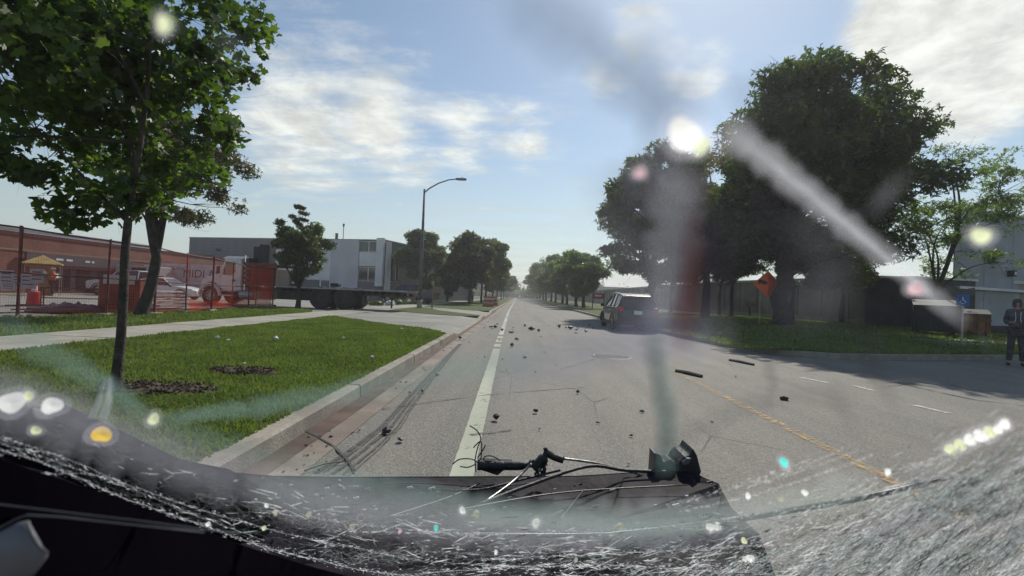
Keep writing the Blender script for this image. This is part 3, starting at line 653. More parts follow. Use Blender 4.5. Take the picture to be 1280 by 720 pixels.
m_ = wp(429, 296, 66) - parent_off(ob); MB().tube([m_ + Vector((0, 0, -.6)), m_ + Vector((0, 0, 1.55))], .05, 6).tube([m_ + Vector((0, 0, 1.4)), m_ + Vector((0, 0, 1.8))], .13, 8).build('antenna', DSTEEL, ob)
MB().box(m_ + Vector((-.9, 0, .0)), (.3, .3, .9)).build('roof_vent', DSTEEL, ob)
# -- brown block beyond, left of the road
ob3 = empty('brown_building', (-22, 110, 0), 0, 'low brown building half hidden behind the left row of trees', 'building')
shell('w', ob3, [(-40, 100), (-12.5, 100), (-12.5, 135), (-40, 135)], 0, 6.6, mat('tan_brick', (.24, .17, .13), .85, var=.1), mat('tan_cap', (.5, .47, .42), .6), .5)
F = Face((-40, 100), (-12.5, 100))
for k in range(8): w = F.box('window', GREYW, ob3, 2 + k * 3.2, 3.8 + k * 3.2, 1, 2.6, .01, .05); F.box('pane', GLASSD, w, 2.1 + k * 3.2, 3.7 + k * 3.2, 1.1, 2.5, .055, .07)
# -- long low wall of the right hand factory
lw = empty('low_factory', (24, 60, 0), 0, 'long low windowless factory with a pale roof edge, behind the trees on the right', 'building')
LWP = [(17.3, 150), (17.3, 43.5), (20.6, 27.6), (44, 27.6), (44, 150)]
WALLR = mat('weathered_wall', (.33, .285, .25), .85, var=.16, vscale=.5, bump=.2, bscale=20)
shell('w', lw, LWP, .2, 3.15, WALLR, mat('pale_roof_edge', (.6, .6, .58), .5, var=.08), .16)
for F, n in ((Face((17.3, 43.5), (20.6, 27.6)), 8), (Face((17.3, 95), (17.3, 43.5)), 14)):
    for k in range(1, n): F.box('wall_joint', mat('joint_sealant', (.1, .09, .085), .8), lw, F.L * k / n - .05, F.L * k / n + .05, .4, 3.1, .0, .012)
    F.box('plinth', CONC, lw, .02, F.L - .02, .3, .75, .002, .08)
for F, q in ((Face((17.3, 95), (17.3, 43.5)), (9, 19.5, 31)),):
    for a in q: w = F.box('door', mat('beige_door', (.4, .37, .32), .6), lw, a, a + 2.6, .5, 2.7, .01, .05)
wb = empty('white_building', (24, 200, 0), 0, 'small white building glimpsed under the trees past the dark car', 'building')
shell('w', wb, [(15.5, 155), (15.5, 200), (40, 200), (40, 155)], .2, 5.2, mat('white_wall', (.62, .62, .6), .8), CAP)
# -- tall grey building at the right edge, with the dark entrance block
tb = empty('tall_building', (34, 34, 0), 0, 'tall pale grey building filling the right edge behind the pedestrian', 'building')
cn_ = (23.2, 26.0); T1 = (60, 37.9)
TBP = [cn_, T1, (56, 60), (20.6, 49)]
UP = mat('blue_grey_wall', (.30, .315, .345), .6, var=.08, vscale=.35)
shell('w', tb, [(cn_[0], cn_[1]), T1, (90, 66), (58, 63.5)], .2, 6.9, UP, CAP, .12)
F = Face(cn_, T1)
F.box('ledge', GREYW, tb, 0, F.L, 2.66, 2.8, .01, .34)
for k in range(14):
    F.box('wall_panel', mat('pale_block_wall', (.40, .41, .42), .75, var=.09, vscale=.6), tb, .02 + k * 2.4, 2.38 + k * 2.4, .3, 2.65, .01, .07)
    F.box('upper_panel', mat('upper_panel_blue', (.31, .325, .355), .6, var=.08, vscale=.5), tb, .02 + k * 2.4, 2.385 + k * 2.4, 2.82, 6.85, .01, .05)
F.pbox('wall_light', BLACK, tb, (1257.5, 338), (1261, 346), .06, .35); F.pbox('light_glass', HEADL, tb, (1258.4, 340), (1260.2, 344), .352, .37)
F.box('loading_kerb', mat('dark_planter', (.08, .06, .055), .9, var=.2, vscale=5), tb, 0, F.L, .3, .75, .08, 1.4)  # dark brown planter along the foot of the wall
eb = empty('entrance_block', (22, 26, 0), 0, 'dark entrance block with a flat roof between the low factory and the tall grey building', 'building')
DK = mat('charcoal_cladding', (.045, .043, .048), .6, var=.15, vscale=1.5)
shell('w', eb, [(20.9, 25.5), (24.55, 26.15), (22.2, 31), (19.3, 27)], .3, 3.1, DK, GREYW, .1)
F = Face((20.9, 25.5), (24.55, 26.15))
F.box('louvre_panel', mat('slate_louvre', (.12, .13, .15), .5), eb, 1.6, 3.5, 2.35, 2.75, .02, .12)
for k in range(4): F.box('louvre_blade', DSTEEL, eb, 1.65, 3.45, 2.39 + k * .09, 2.43 + k * .09, .121, .16)
w = F.box('door', mat('dark_door', (.03, .03, .035), .4), eb, .4, 1.4, .4, 2.4, .02, .07); F.box('handle', STEEL, w, 1.25, 1.3, 1.3, 1.5, .071, .12)

# ------------------------------------------------------------------ street furniture
lp = empty('street_lamp', (-7.05, 34.3, .15), 0, 'tall grey street lamp with one curved arm over the road', 'street lamp')
MB().tube([(0, 0, 0), (0, 0, .5)], [.2, .19], 16).tube([(0, 0, .5), (0, 0, .56)], [.21, .15], 16).build('base', CONC, lp)
MB().tube([(0, 0, .5), (0, 0, 3), (0, 0, 8.55)], [.13, .12, .075], 14).build('pole', mat('weathered_pole', (.16, .15, .15), .6, var=.15, metal=.2), lp, smooth=True)
MB().tube([(0, 0, 8.3), (.35, -.05, 8.6), (1.0, -.1, 8.98), (1.7, -.15, 9.24), (2.35, -.2, 9.32)], [.05, .05, .045, .04, .04], 10).build('arm', DSTEEL, lp, smooth=True)
hd = MB().extr([(-.12, 0), (.12, 0), (.14, .07), (.05, .13), (-.05, .13), (-.14, .07)], 0, .75).build('lamp_head', mat('lamp_grey', (.06, .06, .06), .8), lp, bevel=.015); hd.location = (2.25, -.2, 9.26)
o = MB().box((0, 0, 0), (.5, .2, .03)).build('lens', HEADL, hd); o.location = (.4, 0, -.015)
MB().tube([(.45, 0, .12), (.45, 0, .2)], .035, 8).build('photocell', BLACK, hd)
MB().box((0, -.14, 1.0), (.12, .03, .2)).build('access_plate', DSTEEL, lp)
# small post with a tag next to the lamp
a = gp(540, 386, .15)
p = empty('marker_post', (a.x, a.y, .15), 0, 'thin brown marker post standing just right of the street lamp base', 'post')
MB().box((0, 0, 1.0), (.08, .08, 2.0)).build('post', mat('rusty_post', (.22, .12, .08), .8), p); MB().box((0, -.045, 1.8), (.2, .01, .3)).build('plate', STEEL, p)
# orange diamond warning sign on two legs
sx, sy = gp(957, 411, .16).x, gp(957, 411, .16).y
ws = empty('warning_sign', (sx, sy, rz_(sx, sy)), R(-8), 'orange diamond roadworks sign on two timber legs on the shaded grass', 'sign')
WOODL = mat('pale_timber', (.42, .33, .2), .7, var=.12); ORS = mat('orange_sign_face', (.95, .14, .04), .55, var=.06, vscale=2)
for dx in (-.3, .34): MB().box((dx, .03, 1.0), (.07, .05, 2.15)).build('leg', WOODL, ws)
dm = MB(); hh = .66; cz_ = 2.02
for a0, b0 in ((-1, 0), (0, 1)):
    pass
dm.add([(-hh, 0, cz_), (0, -.10, cz_ - hh * 1.02), (0, -.10, cz_ + hh * 1.02), (-hh, .02, cz_), (0, -.08, cz_ - hh * 1.02), (0, -.08, cz_ + hh * 1.02)], [(0, 1, 2), (3, 5, 4), (0, 3, 4, 1), (0, 2, 5, 3), (1, 4, 5, 2)])
dm.build('sign_board', ORS, ws)
MB().add([(hh, 0, cz_), (.004, -.10, cz_ - hh * 1.02), (.004, -.10, cz_ + hh * 1.02), (hh, .02, cz_), (.004, -.08, cz_ - hh * 1.02), (.004, -.08, cz_ + hh * 1.02)], [(0, 2, 1), (3, 4, 5), (0, 1, 4, 3), (0, 3, 5, 2), (1, 2, 5, 4)]).build('sign_board', ORS, ws)
blk = mat('sign_black', (.02, .02, .02), .6)
for (x0, x1, z0, z1) in ((-.42, -.26, .0, .17), (-.26, -.1, -.04, .13), (-.40, -.36, -.06, .0), (-.2, -.16, -.09, -.03), (-.1, -.03, -.06, .06)):
    MB().box(((x0 + x1) / 2, -.10 * (1 + (x0 + x1) / 2 / hh) - .012, cz_ + .05 + (z0 + z1) / 2), (x1 - x0, .012, z1 - z0), math.atan2(-.1, hh)).build('pictogram', blk, ws)
for x0 in (.06, .14, .22, .30): 
    L = (hh - x0) * 1.5; MB().box((x0, -.10 * (1 - x0 / hh) - .008, cz_), (.014, .008, L), math.atan2(.1, hh)).build('fold_line', mat('sign_fold', (.33, .03, .02), .6), ws)
# blue sign
a = gp(1202, 432, .15); az = rz_(a.x, a.y)
bs = empty('parking_sign', (a.x, a.y, az), R(-40), 'small blue square parking sign on a thin post by the entrance block', 'sign')
MB().tube([(0, 0, 0), (0, 0, 1.75)], .028, 8).build('post', STEEL, bs)
MB().box((0, -.04, 1.62), (.36, .02, .42)).build('sign_board', mat('sign_blue', (.03, .12, .42), .4), bs, bevel=.008)
MB().tube([(0, -.055, 1.74), (0, -.055, 1.64), (-.0, -.055, 1.6)], .02, 6).tube([(0, -.055, 1.64), (.06, -.055, 1.6), (.08, -.055, 1.52)], .015, 6).tube([(-.05, -.055, 1.6), (-.08, -.055, 1.54), (-.02, -.055, 1.49), (.04, -.055, 1.52)], .012, 6).build('symbol', WPAINT, bs)
# board sign with two posts beyond the dark car
a = gp(735, 384, .3)
rs = empty('board_sign', (8.9, 58.5 - 5, .25), R(-6), 'red and white board sign on two dark posts at the edge of the right lawn', 'sign')
for dx in (-.62, .62): MB().box((dx, .0, .95), (.09, .09, 1.95)).build('post', blk, rs)
MB().box((0, -.06, 1.42), (1.15, .03, .62)).build('upper_board', mat('crimson_board', (.35, .04, .07), .5), rs); MB().box((0, -.06, .82), (1.15, .03, .5)).build('lower_board', mat('pale_pink_board', (.5, .42, .43), .5), rs)
for k, (x, w_) in enumerate(((-.3, .2), (-.05, .2), (.2, .2))): MB().box((x, -.08, 1.45), (w_, .008, .16)).build('letters', WPAINT, rs)
# stand pipe
a = gp(937, 397, .4); pz = rz_(a.x, a.y)
sp = empty('stand_pipe', (a.x, a.y, pz), .3, 'dark bent stand pipe with valves rising from the lawn left of the orange sign', 'pipe')
MB().tube([(0, 0, -.05), (0, 0, .5), (-.08, 0, .85)], .06, 10).build('riser', DSTEEL, sp, smooth=True)
MB().tube([(-.35, 0, .75), (-.3, 0, .85), (.7, 0, .8), (1.0, 0, .78)], .04, 8).build('cross_pipe', DSTEEL, sp)
for x in (-.35, -.1, .22): MB().tube([(x, 0, .78), (x, 0, 1.02)], .035, 8).tube([(x - .09, 0, 1.03), (x + .09, 0, 1.03)], .025, 6).build('valve', DSTEEL, sp)
# skips by the entrance block
def skip(name, x, y, rz, w, d, h, m, label, lidm):
    r = empty(name, (x, y, rz_(x, y)), rz, label, 'dumpster'); b = MB()
    prof = [(-d / 2, .12), (d / 2, .12), (d / 2, h), (-d / 2 - .08, h * .82)]
    b.extr(prof, -w / 2, w / 2).build('body', m, r, bevel=.02)
    MB().add([(-w / 2 - .02, -d / 2 - .12, h * .82 + .01), (w / 2 + .02, -d / 2 - .12, h * .82 + .01), (w / 2 + .02, d / 2 + .02, h + .015), (-w / 2 - .02, d / 2 + .02, h + .015), (-w / 2 - .02, -d / 2 - .12, h * .82 + .05), (w / 2 + .02, -d / 2 - .12, h * .82 + .05), (w / 2 + .02, d / 2 + .02, h + .055), (-w / 2 - .02, d / 2 + .02, h + .055)],
             [(0, 1, 2, 3), (4, 5, 6, 7), (0, 1, 5, 4), (1, 2, 6, 5), (2, 3, 7, 6), (3, 0, 4, 7)]).build('lid', lidm, r)
    for k in range(4): q_ = -w / 2 + w * (k + .5) / 4; MB().box((q_, -d / 2 - .05, h * .45), (.06, .08, h * .62)).build('rib', m, r)
    for dx in (-1, 1):
        MB().box((dx * (w / 2 + .03), 0, h * .6), (.05, d * .5, .12)).build('fork_pocket', m, r)
        for dy in (-1, 1): MB().tube([(dx * w * .38 - .03, dy * d * .35, .07), (dx * w * .38 + .03, dy * d * .35, .07)], .07, 10).build('caster', RUBBER, r)
    return r
a = gp(1224, 421, .3)
skip('dumpster', a.x - .1, a.y + .2, R(-36), 1.05, .9, 1.15, mat('rust_orange_steel', (.30, .13, .055), .7, var=.2, vscale=4), 'rusty orange brown bin with a dark sloping lid between the blue sign and the pedestrian', BLACK)
a = gp(1188, 421, .3)
skip('dumpster', a.x + .1, a.y + .9, R(-36), 1.6, 1.0, 1.5, mat('black_steel_bin', (.035, .035, .04), .6, var=.2), 'tall black steel bin against the entrance block behind the blue sign', BLACK)

# ------------------------------------------------------------------ vehicles
def wheel(parent, x, y, r, w, side, rimm=STEEL, hub=.55):
    t = MB(); n = 26
    prof = [(-w / 2, r * hub), (-w / 2, r * .9), (-w * .38, r), (w * .38, r), (w / 2, r * .9), (w / 2, r * hub)]
    vs = [(px_, pr_ * math.cos(2 * math.pi * k / n), pr_ * math.sin(2 * math.pi * k / n)) for px_, pr_ in prof for k in range(n)]
    fs = [(i * n + k, i * n + (k + 1) % n, (i + 1) * n + (k + 1) % n, (i + 1) * n + k) for i in range(5) for k in range(n)]
    wo_ = MB().tube([(-w * .3, 0, 0), (w * .3, 0, 0)], r * hub * .98, 18).build('wheel', BLACK, parent); wo_.location = (x, y, r)
    t.add(vs, fs).build('tyre', RUBBER, wo_, smooth=False)
    rm = MB(); sx_ = side
    for k in range(8):
        a = 2 * math.pi * k / 8; rm.box((sx_ * w * .36, math.cos(a) * r * hub * .52, math.sin(a) * r * hub * .52), (.03, r * .13, r * hub * .8), 0, a - math.pi / 2)
    rm.tube([(sx_ * w * .3, 0, 0), (sx_ * w * .46, 0, 0)], [r * .22, r * .14], 12)
    rg = [(sx_ * w * .40 * 1, rr_ * math.cos(2 * math.pi * k / n), rr_ * math.sin(2 * math.pi * k / n)) for rr_ in (r * hub, r * hub * .86) for k in range(n)]
    rm.add(rg, [(k, (k + 1) % n, n + (k + 1) % n, n + k) for k in range(n)]).build('rim', rimm, wo_)
    return wo_
def car_model(name, loc, rz, label, cat, paint, st, wheels, wr, belt, trim=None, group=None, lights=True, pillars=(), bed=None, glassy=None):
    """st: stations (y, half width at belt, z_bottom, z_belt, half width at roof, z_roof) front (+y) to back; lower body and greenhouse lofted"""
    r = empty(name, loc, rz, label, cat, group)
    vs = []; n = 8
    for (y, hw, zb, zt, hr, zr) in st:
        vs += [(-hw * .9, y, zb), (-hw, y, zb + .18), (-hw * 1.0, y, (zb + zt) / 2 + .05), (-hw * .95, y, zt), (hw * .95, y, zt), (hw, y, (zb + zt) / 2 + .05), (hw, y, zb + .18), (hw * .9, y, zb)]
    fs = [(i * n + k, i * n + (k + 1) % n, (i + 1) * n + (k + 1) % n, (i + 1) * n + k) for i in range(len(st) - 1) for k in range(n)] + [tuple(range(n)), tuple(range((len(st) - 1) * n, len(st) * n))]
    body = MB().add(vs, fs).build('body', paint, r, smooth=False, bevel=.03)
    gh = [s_ for s_ in st if s_[5] > s_[3] + .02]; i0 = st.index(gh[0]); i1 = st.index(gh[-1])
    ring = ([st[i0 - 1]] if i0 > 0 else []) + gh + ([st[i1 + 1]] if i1 < len(st) - 1 else [])
    gv = []; m4 = 4
    for s_ in ring:
        y, hw, zb, zt, hr, zr = s_; up = s_ in gh
        gv += [(-hw * .93, y, zt - .01), (-(hr if up else hw * .9), y, zr if up else zt), ((hr if up else hw * .9), y, zr if up else zt), (hw * .93, y, zt - .01)]
    gf = [(i * 4 + k, i * 4 + k + 1, (i + 1) * 4 + k + 1, (i + 1) * 4 + k) for i in range(len(ring) - 1) for k in range(3)] + [(0, 1, 2, 3), tuple(range((len(ring) - 1) * 4, len(ring) * 4))]
    MB().add(gv, gf).build('windows', GLASSD, r, bevel=.01)
    # roof skin and pillars
    rv = []
    for s_ in gh: rv += [(-s_[4] * .97, s_[0], s_[5] + .008), (s_[4] * .97, s_[0], s_[5] + .008), (-s_[4] * .97, s_[0], s_[5] + .05), (s_[4] * .97, s_[0], s_[5] + .05)]
    MB().add(rv, [(i * 4 + a, i * 4 + b, (i + 1) * 4 + b, (i + 1) * 4 + a) for i in range(len(gh) - 1) for a, b in ((0, 1), (2, 3), (0, 2), (1, 3))] + [(0, 1, 3, 2), tuple((len(gh) - 1) * 4 + k for k in (0, 1, 3, 2))]).build('roof', paint, r, bevel=.02)
    for y in pillars:
        yb = y if not isinstance(y, tuple) else y[0]; yt = y if not isinstance(y, tuple) else y[1]
        def at(yy, key):
            for p, q_ in zip(st, st[1:]):
                if min(p[0], q_[0]) - 1e-6 <= yy <= max(p[0], q_[0]) + 1e-6:
                    f = (yy - p[0]) / (q_[0] - p[0]) if q_[0] != p[0] else 0; return p[key] + (q_[key] - p[key]) * f
            return st[-1][key]
        for s_ in (-1, 1):
            MB().tube([(s_ * at(yb, 1) * .945, yb, at(yb, 3) - .02), (s_ * (at(yt, 4) + .012), yt, at(yt, 5) + .01)], .035, 4).build('pillar', trim or paint, r)
    for (wy, hw) in wheels:
        for s_ in (-1, 1): 
            wheel(r, s_ * (hw - .1), wy, wr, .22, s_)
            a0 = [(s_ * (hw + .012), wy + (wr + .07) * math.cos(R(a)), wr + (wr + .07) * math.sin(R(a))) for a in range(-10, 191, 20)]
            MB().tube([Vector(p) for p in a0], .035, 5).build('wheel_arch', BLACK, r)
    return r, body
# dark suv ahead in the next lane
DGREY = mat('dark_car_paint', (.028, .03, .036), .28, metal=.3, var=.05, coat=.6)
suv = [(2.28, .62, .35, .72, .5, .72), (2.1, .84, .28, .88, .6, .88), (1.3, .93, .24, 1.02, .7, 1.02), (.95, .94, .24, 1.06, .7, 1.07), (.25, .95, .24, 1.08, .66, 1.60), (-.5, .95, .24, 1.09, .68, 1.67), (-1.5, .95, .24, 1.10, .68, 1.64), (-2.05, .93, .27, 1.10, .62, 1.52), (-2.3, .86, .33, 1.02, .5, 1.02), (-2.34, .80, .40, .72, .5, .72)]
sv, body = car_model('parked_car', (5.05, 22.3, 0), R(-1.5), 'dark grey car seen from behind, stopped in the lane ahead on the right', 'car', DGREY, suv, [(1.45, .94), (-1.4, .94)], .35, 1.0, BLACK, pillars=[(.9, .3), -.55, (-1.45, -1.4), (-2.2, -2.02)])
for s_ in (-1, 1):
    MB().box((s_ * .74, -2.27, .98), (.26, .12, .22), s_ * .25).build('tail_light', REDL, sv, bevel=.02)
    MB().box((s_ * .72, 2.16, .78), (.3, .16, .14), -s_ * .4).build('headlight', HEADL, sv, bevel=.02)
    m_ = MB().box((s_ * 1.04, .78, 1.12), (.2, .1, .15)).build('mirror', DGREY, sv, bevel=.03)
    MB().tube([(s_ * .66, .2, 1.70), (s_ * .68, -.6, 1.76), (s_ * .66, -1.6, 1.72)], .018, 6).build('roof_rail', CHROME, sv)
    MB().box((s_ * .957, -.1, 1.075), (.012, 2.6, .03)).build('window_trim', CHROME, sv)
    for y in (.1, -.95): MB().box((s_ * .97, y, .92), (.03, .18, .03)).build('door_handle', CHROME, sv)
    MB().box((s_ * .93, -.05, .30), (.05, 2.2, .12)).build('sill', BLACK, sv)
sv.scale = (.97, 1, .94)
MB().box((0, -2.35, .52), (1.5, .1, .24)).build('bumper', BLACK, sv, bevel=.03); MB().box((0, -2.335, .86), (.34, .02, .16)).build('number_plate', WPAINT, sv)
MB().box((0, -2.06, 1.58), (1.1, .25, .04)).build('spoiler', DGREY, sv, bevel=.01)
# white saloon and pickups in the car park
sal = [(2.3, .55, .35, .62, .5, .62), (2.1, .82, .25, .74, .6, .74), (1.2, .89, .2, .90, .66, .91), (.9, .9, .2, .92, .66, .93), (.1, .9, .2, .94, .58, 1.38), (-.7, .9, .2, .95, .58, 1.42), (-1.4, .9, .2, .96, .55, 1.26), (-1.95, .88, .22, .96, .5, .97), (-2.3, .8, .28, .92, .5, .92), (-2.36, .7, .38, .7, .5, .7)]
def lights(r, yf, yb, z, hw, zb=None):
    for s_ in (-1, 1):
        MB().box((s_ * (hw - .14), yf, z), (.26, .12, .14), -s_ * .35).build('headlight', HEADL, r, bevel=.02); MB().box((s_ * (hw - .1), yb, (zb or z + .12)), (.2, .1, .16)).build('tail_light', REDL, r, bevel=.02)
        MB().box((s_ * (hw + .1), .8, z + .3), (.16, .1, .12)).build('mirror', BLACK, r, bevel=.02)
a = gp(217, 372, .1)
r_, b_ = car_model('parked_car', (-24.4, 33.0, .1), R(-85), 'white low roofed car parked behind the stacked barriers, nose towards the truck', 'car', WPAINT, sal, [(1.4, .89), (-1.4, .89)], .32, .9, WPAINT, pillars=[(.85, .15), -.3, (-1.75, -1.35)]); lights(r_, 2.1, -2.28, .62, .86)
sal2 = [(a_, b, c, d * 1.06, e, f * 1.12) for a_, b, c, d, e, f in sal]
r_, b_ = car_model('parked_car', (-28.6, 38.6, .1), R(-88), 'dark hatchback whose roof shows between the white car and the lettered trailer', 'car', DGREY, sal2, [(1.4, .89), (-1.4, .89)], .32, .9, BLACK, pillars=[(.85, .15), -.3, (-1.75, -1.35)]); lights(r_, 2.1, -2.28, .66, .86)
pk = [(2.75, .75, .45, .8, .5, .8), (2.6, .92, .4, 1.05, .6, 1.05), (1.5, .97, .38, 1.18, .7, 1.18), (1.2, .97, .38, 1.2, .7, 1.21), (.6, .97, .38, 1.22, .68, 1.82), (-.7, .97, .38, 1.22, .7, 1.88), (-.95, .97, .38, 1.22, .68, 1.84), (-1.05, .97, .38, 1.22, .7, 1.22), (-1.1, .97, .38, 1.16, .7, 1.16), (-2.8, .97, .4, 1.16, .7, 1.16), (-2.86, .95, .48, 1.1, .7, 1.1)]
a = gp(163, 372, .1)
r_, b_ = car_model('pickup_truck', (-29.2, 35.9, .1), R(95), 'white pickup truck parked behind the near tree trunk, side on', 'pickup', WPAINT, pk, [(1.75, .95), (-1.75, .95)], .4, 1.2, WPAINT, pillars=[(1.15, .65), -.1, (-.98, -.9)]); lights(r_, 2.62, -2.85, .9, .94)
a = gp(505, 378, .1)
r_, b_ = car_model('pickup_truck', (-10.9, 47.5, .13), R(80), 'black pickup truck parked beyond the end of the flatbed', 'pickup', DGREY, pk, [(1.75, .95), (-1.75, .95)], .4, 1.2, BLACK, pillars=[(1.15, .65), -.1, (-.98, -.9)]); lights(r_, 2.62, -2.85, .9, .94)
r_, b_ = car_model('parked_car', (.6, 215, 0), R(180), 'tiny pale car coming along the road near the vanishing point', 'car', WPAINT, sal2, [(1.4, .89), (-1.4, .89)], .32, .9, BLACK, pillars=[(.85, .15), -.3, (-1.75, -1.35)]); lights(r_, 2.1, -2.28, .66, .86)
# lettered trailer
tl = empty('box_trailer', (-28.6, 43.0, .1), R(-2), 'white box trailer with large dark lettering behind the parked cars', 'trailer')
TW = mat('trailer_white', (.56, .55, .56), .5, var=.08)
MB().box((-.2, 0, 1.75), (5.6, 2.4, 2.1)).build('body', TW, tl, bevel=.03); MB().box((-3.9, .1, 1.65), (1.6, 2.3, 1.9)).build('side_panel', TW, tl, bevel=.03)
MB().box((-.2, -1.215, 2.83), (5.6, .03, .07)).build('top_rail', STEEL, tl); MB().box((-.35, -1.215, 1.75), (.06, .03, 2.1)).build('panel_joint', STEEL, tl)
text('MIDLAND', 1.0, mat('navy_lettering', (.03, .035, .07), .5), tl, (1.28, -1.206, 1.95), (R(90), 0, 0))
text('RUBLANC', .46, mat('grey_lettering', (.16, .16, .2), .5), tl, (-1.7, -1.206, 2.38), (R(90), 0, 0))
MB().box((0, 0, .62), (5.0, 1.4, .14)).build('chassis', DSTEEL, tl)
for x in (-1.6, -.8, 1.7):
    for s_ in (-1, 1): w_ = wheel(tl, 0, 0, .42, .24, s_); w_.location = (x, s_ * .95, .42); w_.rotation_euler = (0, 0, R(90))
# pale container-like van body left of the leaning tree
vb = empty('box_van', (-31.9, 40.4, .1), R(-5), 'pale grey van body standing behind the white pickup', 'van')
MB().box((0, 0, 1.5), (3.4, 1.9, 1.8)).build('body', mat('van_grey', (.45, .45, .46), .5), vb, bevel=.06); MB().box((.4, -.96, 1.9), (1.3, .02, .7)).build('side_window', GLASSD, vb)
for x in (-1.1, 1.1):
    for s_ in (-1, 1): w_ = wheel(vb, 0, 0, .36, .22, s_); w_.location = (x, s_ * .82, .36); w_.rotation_euler = (0, 0, R(90))

# the flatbed truck: local +x runs from cab nose (x=0) to tail; built side on
P0 = wp(249, 380, 27.7); P1 = wp(508, 375, 27.0)   # near side of the truck on the ground
TL = math.hypot(P1.x - P0.x, P1.y - P0.y); ang = math.atan2(P1.y - P0.y, P1.x - P0.x)
tk = empty('flatbed_truck', (P0.x - math.sin(ang) * 1.15, P0.y + math.cos(ang) * 1.15, .1), ang, 'white cab flatbed truck with a long empty bed, side on across the drive', 'truck')
TP = mat('truck_cab_paint', (.68, .60, .60), .35, var=.08, coat=.4); DKB = mat('truck_bed_dark', (.05, .04, .045), .7, var=.2); BEDW = mat('bed_edge', (.42, .40, .38), .6, var=.15)
sc_ = TL / 259.0                               # metres for one pixel column along the side
_TF = Face((P0.x, P0.y), (P1.x, P1.y)); X = lambda px: _TF.sz(px, 370)[0]
hw = 1.15
# cab: profile (x,z) extruded across y
def side(name, prof, m, y0, y1, parent, bevel=.03):
    n = len(prof); vs = [(x, y0, z) for x, z in prof] + [(x, y1, z) for x, z in prof]
    return MB().add(vs, [tuple(range(n)), tuple(range(n, 2 * n))[::-1]] + [(i, (i + 1) % n, (i + 1) % n + n, i + n) for i in range(n)]).build(name, m, parent, bevel=bevel)
side('cab', [(X(274), .95), (X(274), 1.75), (X(278.5), 2.62), (X(281), 2.74), (X(300), 2.74), (X(301), .85), (X(284), .75)], TP, -hw, hw, tk, .06)
side('bonnet', [(X(250), .82), (X(249), 1.3), (X(253), 1.56), (X(266), 1.72), (X(273.8), 1.80), (X(273.8), .95), (X(271), .9), (X(268), 1.2), (X(262), 1.28), (X(256), 1.18), (X(254), .85)], TP, -hw * .93, hw * .93, tk, .07)
side('side_window', [(X(277.5), 1.72), (X(280.3), 2.48), (X(292.5), 2.48), (X(293), 1.90), (X(288), 1.70)], GLASSD, -hw - .012, -hw + .01, tk, .0)
side('door', [(X(276), .98), (X(276.2), 1.70), (X(279.6), 2.56), (X(294.5), 2.56), (X(295), .98)], TP, -hw - .008, -hw + .002, tk, .004)
MB().box((X(291.5), -hw - .03, 1.42), (.2, .05, .1)).build('door_handle', BLACK, tk)
MB().box((X(277.4), -.05, 2.14), (.04, 1.9, .55), 0, 0, R(18)).build('windscreen', GLASSD, tk)
side('sun_visor', [(X(276), 2.66), (X(279.5), 2.74), (X(280), 2.80), (X(275.5), 2.70)], TP, -hw * .95, hw * .95, tk, .01)
for y in (-.6, -.3, 0, .3, .6): MB().box((X(283), y, 2.80), (.14, .1, .08)).build('marker_lamp', mat('amber_lens', (.8, .35, .05), .3), tk, bevel=.01)
MB().box((X(287), -.5, 2.80), (1.0, .34, .08)).build('light_bar', WPAINT, tk, bevel=.02)
mb = MB(); [mb.tube([(X(262) + .62 * math.cos(R(a)), y, .52 + .62 * math.sin(R(a))) for a in range(0, 181, 15)], .09, 6) for y in (-hw - .02, hw + .02)]; mb.build('wheel_arch', TP, tk)
MB().box((X(249.5), 0, .62), (.22, 2.2, .34)).build('bumper', CHROME, tk, bevel=.04); MB().box((X(249) - .02, 0, 1.15), (.04, 1.3, .6)).build('grille', DSTEEL, tk)
for k in range(5): MB().box((X(249) - .05, 0, .94 + k * .1), (.02, 1.25, .03)).build('grille_bar', CHROME, tk)
for s_ in (-1, 1):
    MB().box((X(250), s_ * .9, 1.12), (.12, .28, .24)).build('headlight', HEADL, tk, bevel=.03)
    m_ = MB().box((X(274.5), s_ * (hw + .24), 1.98), (.1, .2, .42)).build('mirror', BLACK, tk, bevel=.03); MB().tube([(X(276), s_ * hw, 2.2), (X(274.5), s_ * (hw + .22), 2.2)], .02, 6).build('bracket', BLACK, m_)
    MB().tube([(X(299), s_ * .95, .62), (X(318), s_ * .95, .62)], .29, 16).build('fuel_tank', STEEL, tk)
    MB().box((X(285), s_ * (hw - .05), .55), (.7, .25, .08)).build('step', STEEL, tk); MB().box((X(288), s_ * (hw - .05), .82), (.8, .3, .05)).build('step', STEEL, tk)
    MB().box((X(321), s_ * .95, .62), (.45, .4, .45)).build('battery_box', mat('cream_box', (.5, .48, .42), .5), tk, bevel=.02)
    MB().box((X(380), s_ * .42, .98), (X(505) - X(255) , .1, .24)).build('frame_rail', DSTEEL, tk)
MB().tube([(X(302.5), -.95, .7), (X(302.5), -.95, 2.9)], .07, 10).build('exhaust_stack', CHROME, tk)
